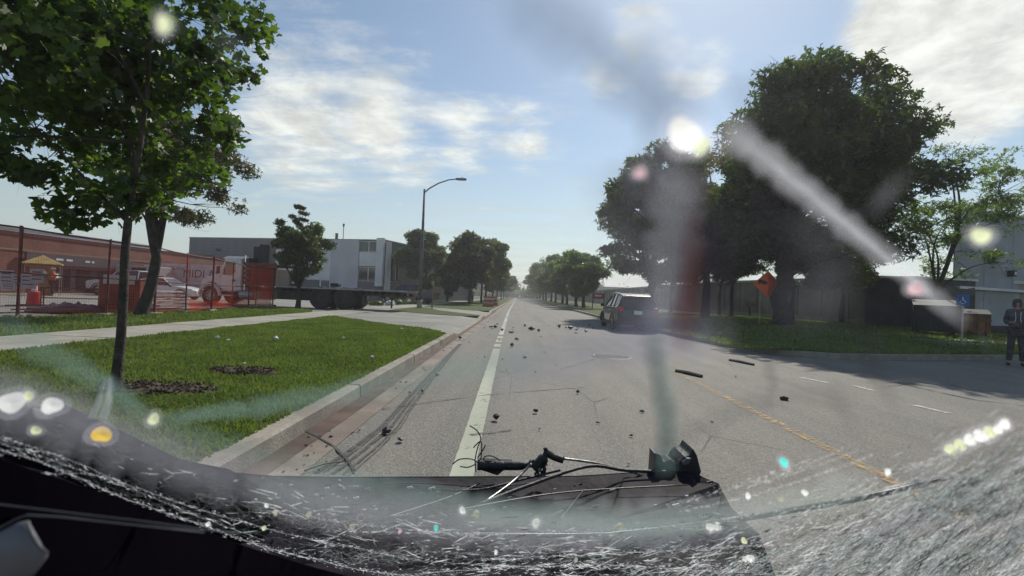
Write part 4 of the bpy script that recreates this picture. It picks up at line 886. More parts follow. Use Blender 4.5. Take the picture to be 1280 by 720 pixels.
# stake body and headboard behind the cab
RB = mat('maroon_stake', (.30, .055, .045), .7, var=.15)
for s_ in (-1, 1):
    for k in range(5): MB().box(((X(303) + X(344)) / 2, s_ * hw, 1.32 + k * .27), (X(344) - X(303), .05, .16)).build('stake_board', RB, tk)
    for k in range(4): MB().box((X(304 + k * 13), s_ * (hw + .04), 1.88), (.08, .05, 1.3)).build('stake_post', DSTEEL, tk)
MB().box(((X(303) + X(344)) / 2, 0, 1.7), (X(340) - X(306), 1.9, 1.0)).build('tool_crate', mat('dark_crate', (.06, .05, .05), .7), tk, bevel=.03)
MB().box((X(300) + .34, 0, 2.0), (.08, 2.2, 1.5)).build('headboard', DSTEEL, tk)
cr_ = MB(); cr_.box((X(307), 0, 2.95), (.45, .5, 1.1)).tube([(X(307), 0, 2.6), (X(309), .1, 3.25), (X(313), .1, 3.05)], .16, 8); cr_.build('crane_column', BLACK, tk, bevel=.04)
MB().box((X(318.5), -.1, 2.95), (.62, .7, 1.35)).build('crane_boom', BLACK, tk, bevel=.05); MB().tube([(X(311), -.3, 2.4), (X(313), -.3, 3.3), (X(316), -.3, 3.45)], .05, 8).build('hydraulic_ram', CHROME, tk)
MB().box(((X(345) + X(508)) / 2, 0, 1.14), (X(508) - X(345), 2.36, .12)).build('bed', DKB, tk)
for s_ in (-1, 1): MB().box(((X(345) + X(508)) / 2, s_ * 1.2, 1.185), (X(508) - X(345), .06, .09)).build('bed_edge', BEDW, tk)
for k in range(18): MB().box((X(349 + k * 9), 0, 1.03), (.07, 2.2, .1)).build('cross_member', DSTEEL, tk)
nb = 11
for k in range(nb): MB().box(((X(345) + X(508)) / 2, -1.05 + k * .21, 1.222), (X(508) - X(346), .195, .04)).build('plank', DKB, tk)
side('mudflap_guard', [(X(345), .98), (X(345), .45), (X(385), .45), (X(385), .98)], DKB, -1.02, -.9, tk, .02)
for k, px in enumerate((262,)):
    for s_ in (-1, 1): w_ = wheel(tk, 0, 0, .52, .30, s_, rimm=STEEL); w_.location = (X(px), s_ * .98, .52); w_.rotation_euler = (0, 0, R(90) if s_ < 0 else R(90))
for px in (399.5, 430):
    for s_ in (-1, 1): w_ = wheel(tk, 0, 0, .64, .58, s_, rimm=DSTEEL, hub=.45); w_.location = (X(px), s_ * .86, .64); w_.rotation_euler = (0, 0, R(90))
    MB().tube([(X(px), -.6, .6), (X(px), .6, .6)], .12, 10).build('axle', DSTEEL, tk)
for px in (452,): MB().box((X(px), -.86, .62), (.03, .55, .6)).build('mudflap', BLACK, tk)
MB().tube([(X(489), -1.0, .2), (X(489), -1.0, 1.05)], .05, 8).build('landing_leg', DSTEEL, tk)
MB().box((X(505), 0, .82), (.12, 2.2, .14)).build('rear_bar', DSTEEL, tk)
for s_ in (-1, 1): MB().box((X(507.5), s_ * .9, 1.0), (.06, .25, .1)).build('tail_light', REDL, tk)
bx_ = MB().box((X(410), -.2, 1.40), (.5, .4, .22)).build('load', BLACK, tk, bevel=.03); bx_.name = 'strap_winch'

# ------------------------------------------------------------------ construction fence
FR = mat('rusty_fence_post', (.20, .045, .035), .7, var=.2, vscale=8)
cf = empty('construction_fence', (-12.5, 18, .15), 0, 'tall temporary fence of thin posts and rails hung with orange mesh', 'fence')
def mesh_mat(name, col, dens, pitch=.06):
    m = bpy.data.materials.new(name); m.use_nodes = True; t = NT(m.node_tree); t.n.remove(t.n['Principled BSDF'])
    uv = t.new('ShaderNodeUVMap').outputs[0]; sp = t.new('ShaderNodeSeparateXYZ'); t.link(uv, sp.inputs[0])
    fx = t.math('FRACT', t.math('DIVIDE', sp.outputs[0], pitch)); fz = t.math('FRACT', t.math('DIVIDE', sp.outputs[1], pitch * .7))
    g = t.math('MAXIMUM', t.math('LESS_THAN', fx, dens), t.math('LESS_THAN', fz, dens))
    d = t.new('ShaderNodeBsdfDiffuse'); d.inputs[0].default_value = (*col, 1); tl = t.new('ShaderNodeBsdfTranslucent'); tl.inputs[0].default_value = (*col, 1)
    mx = t.new('ShaderNodeMixShader'); mx.inputs[0].default_value = .5; t.link(d.outputs[0], mx.inputs[1]); t.link(tl.outputs[0], mx.inputs[2])
    tr = t.new('ShaderNodeBsdfTransparent'); m2 = t.new('ShaderNodeMixShader'); t.link(g, m2.inputs[0]); t.link(tr.outputs[0], m2.inputs[1]); t.link(mx.outputs[0], m2.inputs[2])
    t.link(m2.outputs[0], t.n['Material Output'].inputs[0]); return m
MESH = mesh_mat('orange_mesh', (.66, .085, .03), .105); MESHD = mesh_mat('folded_orange_mesh', (.60, .07, .03), .34)
def drape(name, a, b, z0, z1, m, seed=0, nx=24, nz=8, parent=None, sag=.06):
    g = random.Random(seed); a = Vector((*a, 0)); b = Vector((*b, 0)); L = (b - a).length; nrm = Vector((-(b - a).y, (b - a).x, 0)).normalized(); vs = []; uv = []
    for i in range(nx + 1):
        for j in range(nz + 1):
            f = i / nx; h = j / nz; p = a.lerp(b, f) + nrm * (.05 * math.sin(f * L * 2.1 + h * 3 + seed) * (1 - h * .5))
            z = z0 + (z1 - z0) * h - (sag * math.sin(f * math.pi * max(1, round(L / 3.0))) ** 2 if h == 1 else 0); vs.append((p.x, p.y, z)); uv.append((f * L, h * (z1 - z0)))
    fs = [(i * (nz + 1) + j, (i + 1) * (nz + 1) + j, (i + 1) * (nz + 1) + j + 1, i * (nz + 1) + j + 1) for i in range(nx) for j in range(nz)]
    off_ = parent_off(parent) if parent else Vector(); o = MB().add([Vector(v) - off_ for v in vs], fs).build(name, m, parent)
    u = o.data.uv_layers.new(name='uv'); 
    for l in o.data.loops: u.data[l.index].uv = uv[l.vertex_index]
    return o
FP = [(-13.9, 5.0), (-13.9, 8.6), (gp(16, 398, .15).x, gp(16, 398, .15).y), (-12.4, 14.6)]
FP = [(-14.6, 6.0), (-14.0, 9.6), (-13.6, 12.9), (-12.9, 14.9), (-12.45, 16.3), (-12.55, 18.0), (-12.75, 19.8), (-13.2, 22.0), (-13.9, 24.6), (-14.3, 26.0), (-13.95, 27.15)]
hts = [2.5, 2.5, 2.45, 2.35, 2.3, 2.2, 2.2, 2.15, 2.1, 2.1, 2.1]
for i, (x, y) in enumerate(FP):
    lx, ly = x + 12.5, y - 18; dl = .04 * math.sin(i * 2.3)
    MB().tube([(lx, ly, -.1), (lx + dl, ly, hts[i] + .06)], .036 if i % 2 == 0 else .026, 8).build('post', FR, cf)
    if i in (2, 3, 6): MB().tube([(lx + .1, ly - .12, -.1), (lx + .12, ly - .12, hts[i] + .02)], .03, 8).build('post', FR, cf)
    MB().box((lx, ly, .03), (.22, .6, .1), .2).build('foot_block', CONC, cf)
    if i < len(FP) - 1:
        x2, y2 = FP[i + 1][0] + 12.5, FP[i + 1][1] - 18
        for k, f in enumerate((1.0, .5, .06)):
            MB().tube([(lx, ly, hts[i] * f), ((lx + x2) / 2, (ly + y2) / 2, (hts[i] + hts[i + 1]) / 2 * f - .02), (x2, y2, hts[i + 1] * f)], .02 if k else .026, 6).build('rail', FR, cf)
        drape('mesh_panel', FP[i], FP[i + 1], .18, .15 + hts[i] * (.94 if i != 5 else .9), MESH, i, parent=cf)
drape('mesh_bundle', (-14.55, 25.9), (-14.0, 27.1), .15, 2.4, MESHD, 31, parent=cf)
drape('mesh_skirt', (-12.45, 18.0), (-13.9, 24.8), .12, .62, MESHD, 35, parent=cf, sag=.15)
for i, (px, py, w_, h_) in enumerate(((9, 347, .42, .52), (11, 358, .42, .3), (26, 350, .5, .4), (36, 351, .5, .55), (47, 345, .42, .5), (2, 349, .34, .5))):
    a = wp(px, py, 13.6 if i != 1 else 13.5); nt = empty('notice', (a.x, a.y - .02, a.z), R(12), ['white notice sheet, upper of the two by the leftmost fence post', 'lower white notice sheet under the one by the leftmost fence post', 'small white notice on the mesh second from the left post', 'largest white notice on the mesh, left of the red post', 'white notice right of the red and white post on the mesh', 'partly cut white notice at the left edge of the fence'][i], 'notice')
    MB().box((0, 0, 0), (w_ * .8, .01, h_ * .8)).build('sheet', mat('notice_white', (.55, .55, .58), .6, var=.08), nt)
    for k in range(3): MB().box((0, -.008, h_ * (.22 - k * .2)), (w_ * .55, .004, h_ * .06)).build('print', mat('notice_print', (.12, .12, .2), .6), nt)
# red and white delineator
a = gp(42, 382, .1); dl = empty('delineator', (a.x, a.y, .1), 0, 'red and white plastic post on a wide red base behind the fence', 'delineator')
MB().tube([(0, 0, 0), (0, 0, .55), (0, 0, .6)], [.24, .2, .1], 14).build('base', mat('red_plastic', (.55, .03, .04), .5), dl)
MB().tube([(0, 0, .6), (0, 0, 1.25)], .09, 12).build('post', WPAINT, dl); MB().tube([(0, 0, .8), (0, 0, .92)], .095, 12).build('stripe', mat('red_plastic', (.5, .03, .04), .5), dl)
MB().box((0, 0, .02), (.7, .4, .06)).build('foot', BLACK, dl)
# yellow umbrella booth
bo = empty('gate_booth', (-30.2, 30.0, .1), R(40), 'small wooden gate booth under a yellow pitched canopy', 'booth')
MB().box((0, 0, .95), (1.8, 1.4, 1.9)).build('hut', mat('tan_plywood', (.36, .2, .11), .7, var=.15), bo)
MB().add([(-1.5, -1.2, 2.0), (1.5, -1.2, 2.0), (1.5, 1.2, 2.0), (-1.5, 1.2, 2.0), (0, 0, 2.55), (-1.5, -1.2, 1.95), (1.5, -1.2, 1.95), (1.5, 1.2, 1.95), (-1.5, 1.2, 1.95)], [(0, 1, 4), (1, 2, 4), (2, 3, 4), (3, 0, 4), (5, 8, 7, 6), (0, 5, 6, 1), (1, 6, 7, 2), (2, 7, 8, 3), (3, 8, 5, 0)]).build('canopy', mat('yellow_canvas', (.5, .36, .12), .8), bo)
for x in (-1.4, 1.4):
    for y in (-1.1, 1.1): MB().tube([(x, y, 0), (x, y, 2)], .03, 6).build('post', STEEL, bo)
bo.scale = (.62, .62, 1)
MB().box((.3, -.71, 1.25), (.7, .02, .5)).build('hatch', GLASSD, bo)
# trestle, rods, stack of barriers
a = gp(98, 389, .12); ts = empty('trestle', (a.x, a.y, .12), R(35), 'dark metal trestle frame standing behind the fence left of the near trunk', 'trestle')
for x in (-.95, .95):
    for y in (-.25, .25): MB().tube([(x, y, 0), (x, y * .6, .8)], .022, 6).build('leg', DSTEEL, ts)
    MB().tube([(x, -.2, .3), (x, .2, .3)], .018, 6).build('brace', DSTEEL, ts)
for y in (-.15, .15): MB().tube([(-1.0, y, .8), (1.0, y, .8)], .025, 6).build('rail', DSTEEL, ts)
MB().tube([(-1, 0, .45), (1, 0, .45)], .018, 6).build('rail', DSTEEL, ts)
g = random.Random(3)
for k in range(12):
    a = gp(62 + g.uniform(-26, 36), 388 + g.uniform(-4, 5), .15); L = g.uniform(.9, 2.2)
    rr = empty('steel_rod', (a.x, a.y, .17 + .02 * k % .1), R(g.uniform(20, 60)), 'dark steel rod lying in the loose heap behind the fence', 'rod', 'dark rods heaped behind the fence')
    MB().tube([(-L / 2, 0, .02), (0, 0, .05), (L / 2, 0, .02)], .022, 6).build('rod', mat('blued_steel', (.07, .065, .085), .5, metal=.4), rr)
tp = empty('tarp', (gp(90, 390, .15).x, gp(90, 390, .15).y, .15), .4, 'crumpled dark tarpaulin heaped on the grass behind the fence', 'tarpaulin')
vs = []; n = 16
for i in range(n + 1):
    for j in range(8): x = (i / n - .5) * 1.9; y = (j / 7 - .5) * .9; e = max(0, 1 - (x / .95) ** 2) * max(0, 1 - (y / .45) ** 2); vs.append((x, y, e ** .5 * (.24 + .1 * math.sin(i * 1.9) * math.cos(j * 2.3) + .05 * g.random())))
MB().add(vs, [(i * 8 + j, (i + 1) * 8 + j, (i + 1) * 8 + j + 1, i * 8 + j + 1) for i in range(n) for j in range(7)]).build('sheet', mat('slate_tarp', (.05, .05, .065), .5), tp, smooth=True)
A = gp(163, 391, .15); B = gp(222, 389, .15)
cl = ['lowest', 'second', 'third', 'fourth', 'fifth', 'topmost']
bd = (Vector((B.x, B.y, 0)) - Vector((A.x, A.y, 0))); ba = math.atan2(bd.y, bd.x); bl = min(bd.length, 2.9)
mid = Vector(((A.x + B.x) / 2 - .3, (A.y + B.y) / 2 + .6, .15))
for k in range(6):
    o = empty('barrier_board', (mid.x + g.uniform(-.08, .08), mid.y + g.uniform(-.04, .04), .15 + .004 + k * .135), ba + g.uniform(-.03, .03), 'white barrier board with red ends, %s in the stack behind the leaning tree' % cl[k], 'barrier', 'stacked barrier boards')
    MB().box((0, 0, .06), (bl, .55, .075)).build('board', mat('barrier_white', (.5, .48, .48), .6, var=.15, vscale=5), o, bevel=.01)
    for s_ in (-1, 1): MB().box((s_ * bl * .38, 0, .012), (.3, .5, .024)).build('batten', mat('weathered_red', (.3, .06, .05), .7), o)
gb = empty('generator', (gp(128, 391, .15).x, gp(128, 391, .15).y + .9, .12), .25, 'red brown steel box with a pale label plate behind the near trunk', 'box')
MB().box((0, 0, .62), (1.25, .8, 1.2)).build('housing', mat('oxide_red', (.22, .055, .04), .6, var=.15), gb, bevel=.03); MB().box((0, -.42, 1.18), (.95, .02, .32)).build('plate', mat('notice_white', (.5, .5, .5), .6), gb)
for k in range(5): MB().box((.1, -.415, .3 + k * .1), (.8, .02, .03)).build('louvre', BLACK, gb)
for s_ in (-1, 1): MB().box((s_ * .4, 0, .03), (.12, .9, .08)).build('skid', BLACK, gb)
# orange drums by the far trees
for i, (px, py) in enumerate(((607, 383), (613, 383.5), (619, 382))):
    a = gp(px, py, .15); dr = empty('traffic_drum', (a.x, a.y, .15), 0, ['left', 'middle', 'right'][i] +  ' one of three orange drums under the far left trees', 'traffic drum', 'orange drums on the far left verge')
    OR = mat('drum_orange', (.45, .13, .06), .5)
    MB().tube([(0, 0, .05), (0, 0, 1.0)], [.29, .23], 14).build('drum', OR, dr); MB().tube([(0, 0, 0), (0, 0, .06)], .36, 14).build('base', BLACK, dr)
    for z in (.35, .7): MB().tube([(0, 0, z), (0, 0, z + .12)], [.29 - .06 * z + .003, .283 - .06 * z + .0], 14, False).build('band', WPAINT, dr)
rk = empty('boulder', (gp(488, 381, .15).x, gp(488, 381, .15).y, .12), 0, 'white painted boulder at the edge of the drive under the flatbed tail', 'boulder')
bm = bmesh.new(); bmesh.ops.create_icosphere(bm, subdivisions=3, radius=.42)
for v in bm.verts: v.co *= 1 + .22 * mnoise.noise(v.co * 4); v.co.z = max(v.co.z * .7, -.1) + .1
me = bpy.data.meshes.new('stone'); bm.to_mesh(me); bm.free(); me.materials.append(mat('white_stone', (.6, .6, .56), .8)); o = bpy.data.objects.new('stone', me); COL.objects.link(o); o.parent = rk
for i, (px, py, s_) in enumerate(((495, 380, .7), (505, 380, .8), (515, 380, .8), (524, 379, .6), (470, 381, .5))):
    a = gp(px, py, .15); P = np.random.default_rng(i).normal(size=(500, 3)) * np.array([s_ * .5, s_ * .4, s_ * .22]); P[:, 2] = np.abs(P[:, 2])
    sb_ = empty('shrub', (a.x, a.y, .15), 0, ['low green shrub next to the white boulder', 'second low shrub right of the boulder, under the flatbed tail', 'third low shrub, left of the lamp base', 'shrub touching the street lamp base', 'tiny shrub left of the white boulder'][i], 'shrub')
    me = scatter_mesh('foliage', P, .17, 'tuft', LMM, np.random.default_rng(i)); o = bpy.data.objects.new('foliage', me); COL.objects.link(o); o.parent = sb_; o['kind'] = 'stuff'
    MB().tube([(0, 0, -.03), (0, 0, .2)], .03, 6).build('stem', BARK, sb_)

# ------------------------------------------------------------------ people
def skin(name, nodes, edges, m, parent, root=0, sub=1):
    me = bpy.data.meshes.new(name); me.from_pydata([n[0] for n in nodes], edges, []); o = bpy.data.objects.new(name, me); COL.objects.link(o)
    md = o.modifiers.new('s', 'SKIN'); md.use_smooth_shade = True
    for i, n in enumerate(nodes):
        r = n[1]; me.skin_vertices[0].data[i].radius = (r, r) if not isinstance(r, tuple) else r
        me.skin_vertices[0].data[i].use_root = i == root
    s_ = o.modifiers.new('u', 'SUBSURF'); s_.levels = sub; s_.render_levels = sub
    dg = bpy.context.evaluated_depsgraph_get(); m2 = bpy.data.meshes.new_from_object(o.evaluated_get(dg)); bpy.data.objects.remove(o)
    m2.materials.clear(); m2.materials.append(m); m2.name = name
    o = bpy.data.objects.new(name, m2); COL.objects.link(o); o.parent = parent; return o
def person(loc, rz, label, cols, pose, hat=None, scale=1.0):
    """faces -y locally"""
    r = empty('person', loc, rz, label, 'person'); r.scale = (scale,) * 3
    SK = mat('skin_' + cols['skin'], {'tan': (.42, .25, .18), 'dark': (.16, .09, .06)}[cols['skin']], .6, var=.05)
    N = {}; 
    J = dict(pel=(0, 0, .95), wst=(0, .0, 1.08), chs=(0, .01, 1.30), nck=(0, .01, 1.48), hd0=(0, -.01, 1.58), hd1=(0, -.015, 1.66), hd2=(0, -.005, 1.73))
    J.update(pose)
    nodes = []; idx = {}; edges = []
    def nd(k, p, rad): idx[k] = len(nodes); nodes.append((p, rad))
    nd('pel', J['pel'], (.15, .11)); nd('wst', J['wst'], (.135, .10)); nd('chs', J['chs'], (.165, .115)); nd('nck', J['nck'], .055); nd('hd0', J['hd0'], (.07, .08)); nd('hd1', J['hd1'], (.078, .095)); nd('hd2', J['hd2'], (.06, .075))
    edges += [(0, 1), (1, 2), (2, 3), (3, 4), (4, 5), (5, 6)]
    for s_, sn in ((-1, 'l'), (1, 'r')):
        for k, rad in (('sh', .062), ('el', .043), ('wr', .028), ('pm', (.036, .018))): nd(k + sn, J[k + sn], rad)
        edges += [(2, idx['sh' + sn]), (idx['sh' + sn], idx['el' + sn]), (idx['el' + sn], idx['wr' + sn]), (idx['wr' + sn], idx['pm' + sn])]
        for k, rad in (('hp', .088), ('kn', .06), ('an', .042), ('to', (.045, .03))): nd(k + sn, J[k + sn], rad)
        edges += [(0, idx['hp' + sn]), (idx['hp' + sn], idx['kn' + sn]), (idx['kn' + sn], idx['an' + sn]), (idx['an' + sn], idx['to' + sn])]
        w = Vector(J['wr' + sn]); p = Vector(J['pm' + sn]); d = (p - w).normalized(); sd_ = d.cross(Vector((0, 1, 0))).normalized() if abs(d.y) < .9 else Vector((1, 0, 0))
        for f in range(4):
            b = p + sd_ * (f - 1.5) * .019; L = (.062, .072, .068, .052)[f]; bend = Vector((0, -1, 0)) * .02
            nd('f%d%s' % (f, sn), tuple(b + d * .02), .0095); nd('g%d%s' % (f, sn), tuple(b + d * (.02 + L * .5) + bend * .4), .0085); nd('h%d%s' % (f, sn), tuple(b + d * (.015 + L) + bend * 1.3), .0075)
            edges += [(idx['pm' + sn], idx['f%d%s' % (f, sn)]), (idx['f%d%s' % (f, sn)], idx['g%d%s' % (f, sn)]), (idx['g%d%s' % (f, sn)], idx['h%d%s' % (f, sn)])]
        t0 = w + d * .03 - sd_ * .03 * s_; nd('t0' + sn, tuple(t0 + Vector((0, -.012, 0))), .011); nd('t1' + sn, tuple(t0 + d * .035 - sd_ * .018 * s_ + Vector((0, -.02, 0))), .009)
        edges += [(idx['wr' + sn], idx['t0' + sn]), (idx['t0' + sn], idx['t1' + sn])]
    skin('body', nodes, edges, SK, r, 0, 2)
    def garment(name, keys, rads, eds, m, sub=2):
        return skin(name, [(J[k], rr) for k, rr in zip(keys, rads)], eds, m, r, 0, sub)
    garment('jacket', ['pel', 'wst', 'chs', 'nck', 'shl', 'ell', 'wrl', 'shr', 'elr', 'wrr'], [(.215, .175), (.19, .155), (.21, .165), .09, .095, .072, .055, .095, .072, .055],
            [(0, 1), (1, 2), (2, 3), (2, 4), (4, 5), (5, 6), (2, 7), (7, 8), (8, 9)], cols['jacket'])
    garment('trousers', ['pel', 'hpl', 'knl', 'anl', 'hpr', 'knr', 'anr'], [(.185, .15), .118, .088, .072, .118, .088, .072], [(0, 1), (1, 2), (2, 3), (0, 4), (4, 5), (5, 6)], cols['trousers'])
    for sn in 'lr':
        a = Vector(J['an' + sn]); t = Vector(J['to' + sn]); d = (t - a); d.z = 0; d.normalize(); z = t.z
        skin('shoe', [(tuple(a + Vector((0, 0, -.045)) - d * .03), (.062, .06)), (tuple(a + d * .08 + Vector((0, 0, z - a.z + .012))), (.06, .045)), (tuple(t + d * .04), (.056, .038))], [(0, 1), (1, 2)], cols['shoe'], r, 0, 2)
    h = Vector(J['hd1']); F0 = Vector((0, -1, 0))
    for s_ in (-1, 1):
        MB().tube([h + Vector((s_ * .03, -.088, .012)), h + Vector((s_ * .03, -.094, .012))], .011, 8).build('eye', BLACK, r); MB().tube([h + Vector((s_ * .078, .01, .02)), h + Vector((s_ * .09, .012, -.02))], [.018, .014], 6).build('ear', SK, r)
        MB().tube([h + Vector((s_ * .045, -.088, .032)), h + Vector((s_ * .015, -.094, .034))], .005, 5).build('eyebrow', BLACK, r)
    MB().tube([h + Vector((0, -.092, .015)), h + Vector((0, -.118, -.018)), h + Vector((0, -.1, -.025))], [.008, .014, .008], 6).build('nose', SK, r)
    MB().tube([h + Vector((-.024, -.084, -.052)), h + Vector((0, -.092, -.05)), h + Vector((.024, -.084, -.052))], .006, 6).build('mouth', mat('lips', (.3, .12, .1), .5), r)
    if hat == 'hard':
        vs = []; n = 18
        for rr, z in ((.15, .055), (.125, .055), (.12, .09), (.105, .13), (.07, .158), (.0, .168)): vs += [(h.x + rr * .92 * math.cos(2 * math.pi * k / n), h.y + .005 + rr * 1.08 * math.sin(2 * math.pi * k / n), h.z + z) for k in range(n)]
        MB().add(vs, [(i * n + k, i * n + (k + 1) % n, (i + 1) * n + (k + 1) % n, (i + 1) * n + k) for i in range(5) for k in range(n)]).build('hard_hat', WPAINT, r, smooth=True)
    elif hat == 'hood':
        skin('hood', [(tuple(h + Vector((0, .04, -.16))), (.12, .11)), (tuple(h + Vector((0, .025, 0))), (.12, .108)), (tuple(h + Vector((0, .015, .075))), (.105, .118)), (tuple(h + Vector((0, .02, .12))), (.07, .08))], [(0, 1), (1, 2), (2, 3)], cols['jacket'], r, 0, 2)
    else:
        skin('hair', [(tuple(h + Vector((0, .045, -.02))), (.075, .06)), (tuple(h + Vector((0, .02, .055))), (.085, .095))], [(0, 1)], BLACK, r, 0, 2)
    return r
POSE_STAND = dict(shl=(-.19, .01, 1.42), ell=(-.25, .02, 1.15), wrl=(-.17, -.18, 1.12), pml=(-.13, -.25, 1.14), shr=(.19, .01, 1.42), elr=(.25, .04, 1.14), wrr=(.20, -.14, 1.05), pmr=(.16, -.21, 1.03),
                  hpl=(-.10, 0, .90), knl=(-.13, -.02, .50), anl=(-.16, .02, .10), tol=(-.19, -.14, .035), hpr=(.10, 0, .90), knr=(.12, -.01, .50), anr=(.14, .03, .10), tor=(.17, -.13, .035))
a = gp(1270, 457, 0)
p1 = person((a.x, a.y, 0), R(-38), 'person in a dark hooded jacket and trousers standing at the right edge of the road', dict(skin='tan', jacket=mat('charcoal_jacket', (.11, .105, .12), .85, var=.2, vscale=9, bump=.4, bscale=30), trousers=mat('dark_trousers', (.08, .07, .085), .85, var=.2, vscale=9), shoe=BLACK), POSE_STAND, 'hood', 1.0)
p1.scale = (.86, .9, 1)
for s_ in (-1, 1): MB().tube([(s_ * .06, -.15, 1.42), (s_ * .05, -.165, 1.25), (s_ * .07, -.17, 1.15)], .007, 6).build('drawstring', WPAINT, p1)
POSE_SIGN = dict(POSE_STAND); POSE_SIGN.update(ell=(-.36, -.08, 1.22), wrl=(-.48, -.28, 1.1), pml=(-.53, -.35, 1.06), elr=(.34, -.06, 1.2), wrr=(.42, -.26, 1.33), pmr=(.45, -.33, 1.37))
HV = mat('hi_vis_vest', (.6, .12, .05), .7)
p2 = person((-29.3, 29.8, .1), R(-42), 'worker in a white hard hat and red vest holding pale papers', dict(skin='tan', jacket=HV, trousers=mat('navy_trousers', (.03, .035, .05), .8), shoe=BLACK), POSE_SIGN, 'hard', .98)
sb2 = MB().box((.46, -.4, 1.42), (.36, .02, .2), .3, 0, .3).build('papers', WPAINT); sb2.location = p2.location; sb2.rotation_euler = p2.rotation_euler; tag(sb2, 'white papers held out by the worker in the hard hat', 'papers')
p3 = person((-6.0, 62, .15), R(10), 'distant worker in pale shirt standing among the far left trees', dict(skin='tan', jacket=mat('pale_shirt', (.45, .42, .45), .8), trousers=mat('navy_trousers', (.03, .035, .05), .8), shoe=BLACK), POSE_STAND, 'hard', 1.0)

# ------------------------------------------------------------------ crash debris on the road and the grass
DBM = [mat('debris_black', (.022, .021, .022), .55, var=.2), mat('debris_grey', (.09, .085, .085), .6, var=.2), mat('debris_brown', (.08, .05, .035), .8, var=.2)]
def shard(x, y, z, s_, m, name, label, cat, group=None, seed=0, flat=.35, long=1.0):
    g = random.Random(seed); bm = bmesh.new(); bmesh.ops.create_icosphere(bm, subdivisions=1, radius=1)
    for v in bm.verts: v.co = Vector((v.co.x * s_ * long * g.uniform(.5, 1.1), v.co.y * s_ * g.uniform(.4, 1.1), v.co.z * s_ * flat * g.uniform(.5, 1.2)))
    mz = min(v.co.z for v in bm.verts)
    for v in bm.verts: v.co.z -= mz
    me = bpy.data.meshes.new(name); bm.to_mesh(me); bm.free(); me.materials.append(m); o = bpy.data.objects.new(name, me); COL.objects.link(o)
    o.location = (x, y, z); o.rotation_euler = (0, 0, g.uniform(0, 6.28)); tag(o, label, cat, group); return o
g = random.Random(77)
GD = 'small dark plastic fragments strewn across the road'
for k in range(95):
    if k < 60: px = g.gauss(690, 70); py = g.gauss(411, 5.5)
    elif k < 78: px = g.uniform(575, 700); py = g.uniform(420, 470)
    else: px = g.uniform(500, 1050); py = g.uniform(440, 585)
    a = gp(px, py)
    if a.x < -1.4 or a.x > 5.5 or py < 396: continue
    if abs(px - 588) < 0: continue
    big = g.random() ** 2.5
    s_ = (.025 + .075 * big) * (1 if k < 60 else .55)
    shard(a.x, a.y, .009, s_, DBM[g.choice((0, 0, 0, 1))], 'plastic_fragment', ('small dark plastic fragment in the line of debris across the far road' if k < 60 else 'dark plastic fragment lying along the white line' if a.x < 1.2 and k < 78 else 'tiny dark plastic crumb on the near asphalt'), 'debris', GD, k, flat=g.uniform(.25, .9), long=g.uniform(1, 2.2))
big = [(483, 543, .055, 'biggest black broken clip on the road left of the white line'), (713, 412, .13, 'largest black lump in the line of debris across the road'), (640, 434, .07, 'black crumpled lump just right of the white line'), (619, 410, .10, 'black lump on the road left of the white line in the debris line'), (699, 410, .1, 'dark lump beside the largest one in the debris line'),
       (528, 491, .025, 'small black scrap near the kerb side tyre marks'), (512, 492, .022, 'small black scrap left of another near the tyre marks'), (575, 424, .07, 'dark scrap lying in the gutter at the end of the kerb')]
for k, (px, py, s_, lb) in enumerate(big):
    a = gp(px, py); o = shard(a.x, a.y, .01, s_, DBM[0], 'broken_clip', lb, 'debris', None, 300 + k, .8)
    o.data = o.data.copy()
for k, (p_, q_, w_, lb) in enumerate((((845, 465), (877, 472), .035, 'long black trim strip lying on the orange centre line'), ((912, 451), (942, 457), .03, 'thin black strip lying at the edge of the tree shadow'), ((976, 500), (985, 501), .03, 'short black piece right of the centre line'), ((566, 380), (575, 381), .05, 'dark branch lying across the far drive'), ((380, 632 - 40), (430, 580), .005, 'thin dark twig lying by the kerb just ahead'))):
    a, b = gp(*p_), gp(*q_); o = MB().tube([(a.x, a.y, .02), ((a.x + b.x) / 2, (a.y + b.y) / 2 + .02, .03), (b.x, b.y, .02)], w_, 6).build('trim_strip', DBM[0]); tag(o, lb, 'debris')
for k, (px, py, s_, lb) in enumerate(((345, 426, .10, 'white scrap of paper upright on the grass'), (429, 424, .08, 'tall white scrap of paper on the grass near the drive'), (465, 448, .07, 'white scrap of paper near the kerb side of the lawn'), (502, 412, .08, 'white scrap of paper at the far end of the lawn'), (305, 457, .05, 'pale scrap on the torn soil patch'), (272, 424, .09, 'left of two pale scraps at the far side of the lawn'), (285, 427, .07, 'right of two pale scraps at the far side of the lawn'), (552, 416, .2, 'pale broken slab at the corner where the kerb drops'))):
    a = gp(px, py, .16); o = shard(a.x, a.y, .165, s_ * .62, WPAINT if k != 7 else CONC, 'paper_scrap', lb, 'litter', None, 500 + k, .8 if k != 7 else .2)
g = random.Random(5)
for k in range(22):
    px = g.uniform(380, 470); py = g.uniform(530, 590); a = gp(px, py)
    if a.x > -1.3 or a.x < -1.8: continue
    shard(a.x, a.y, .008, g.uniform(.008, .02), DBM[2], 'leaf_litter', 'tiny brown leaf scrap lying in the near gutter', 'litter', 'brown scraps in the near gutter', 700 + k)
for k in range(30):
    yy = g.uniform(3, 14); shard(g.uniform(-1.84, -1.5), yy, .006, g.uniform(.01, .03), DBM[g.choice((0, 2))], 'gutter_litter', 'small dark crumb lying along the gutter beside the kerb', 'litter', 'dark crumbs along the gutter', 800 + k)
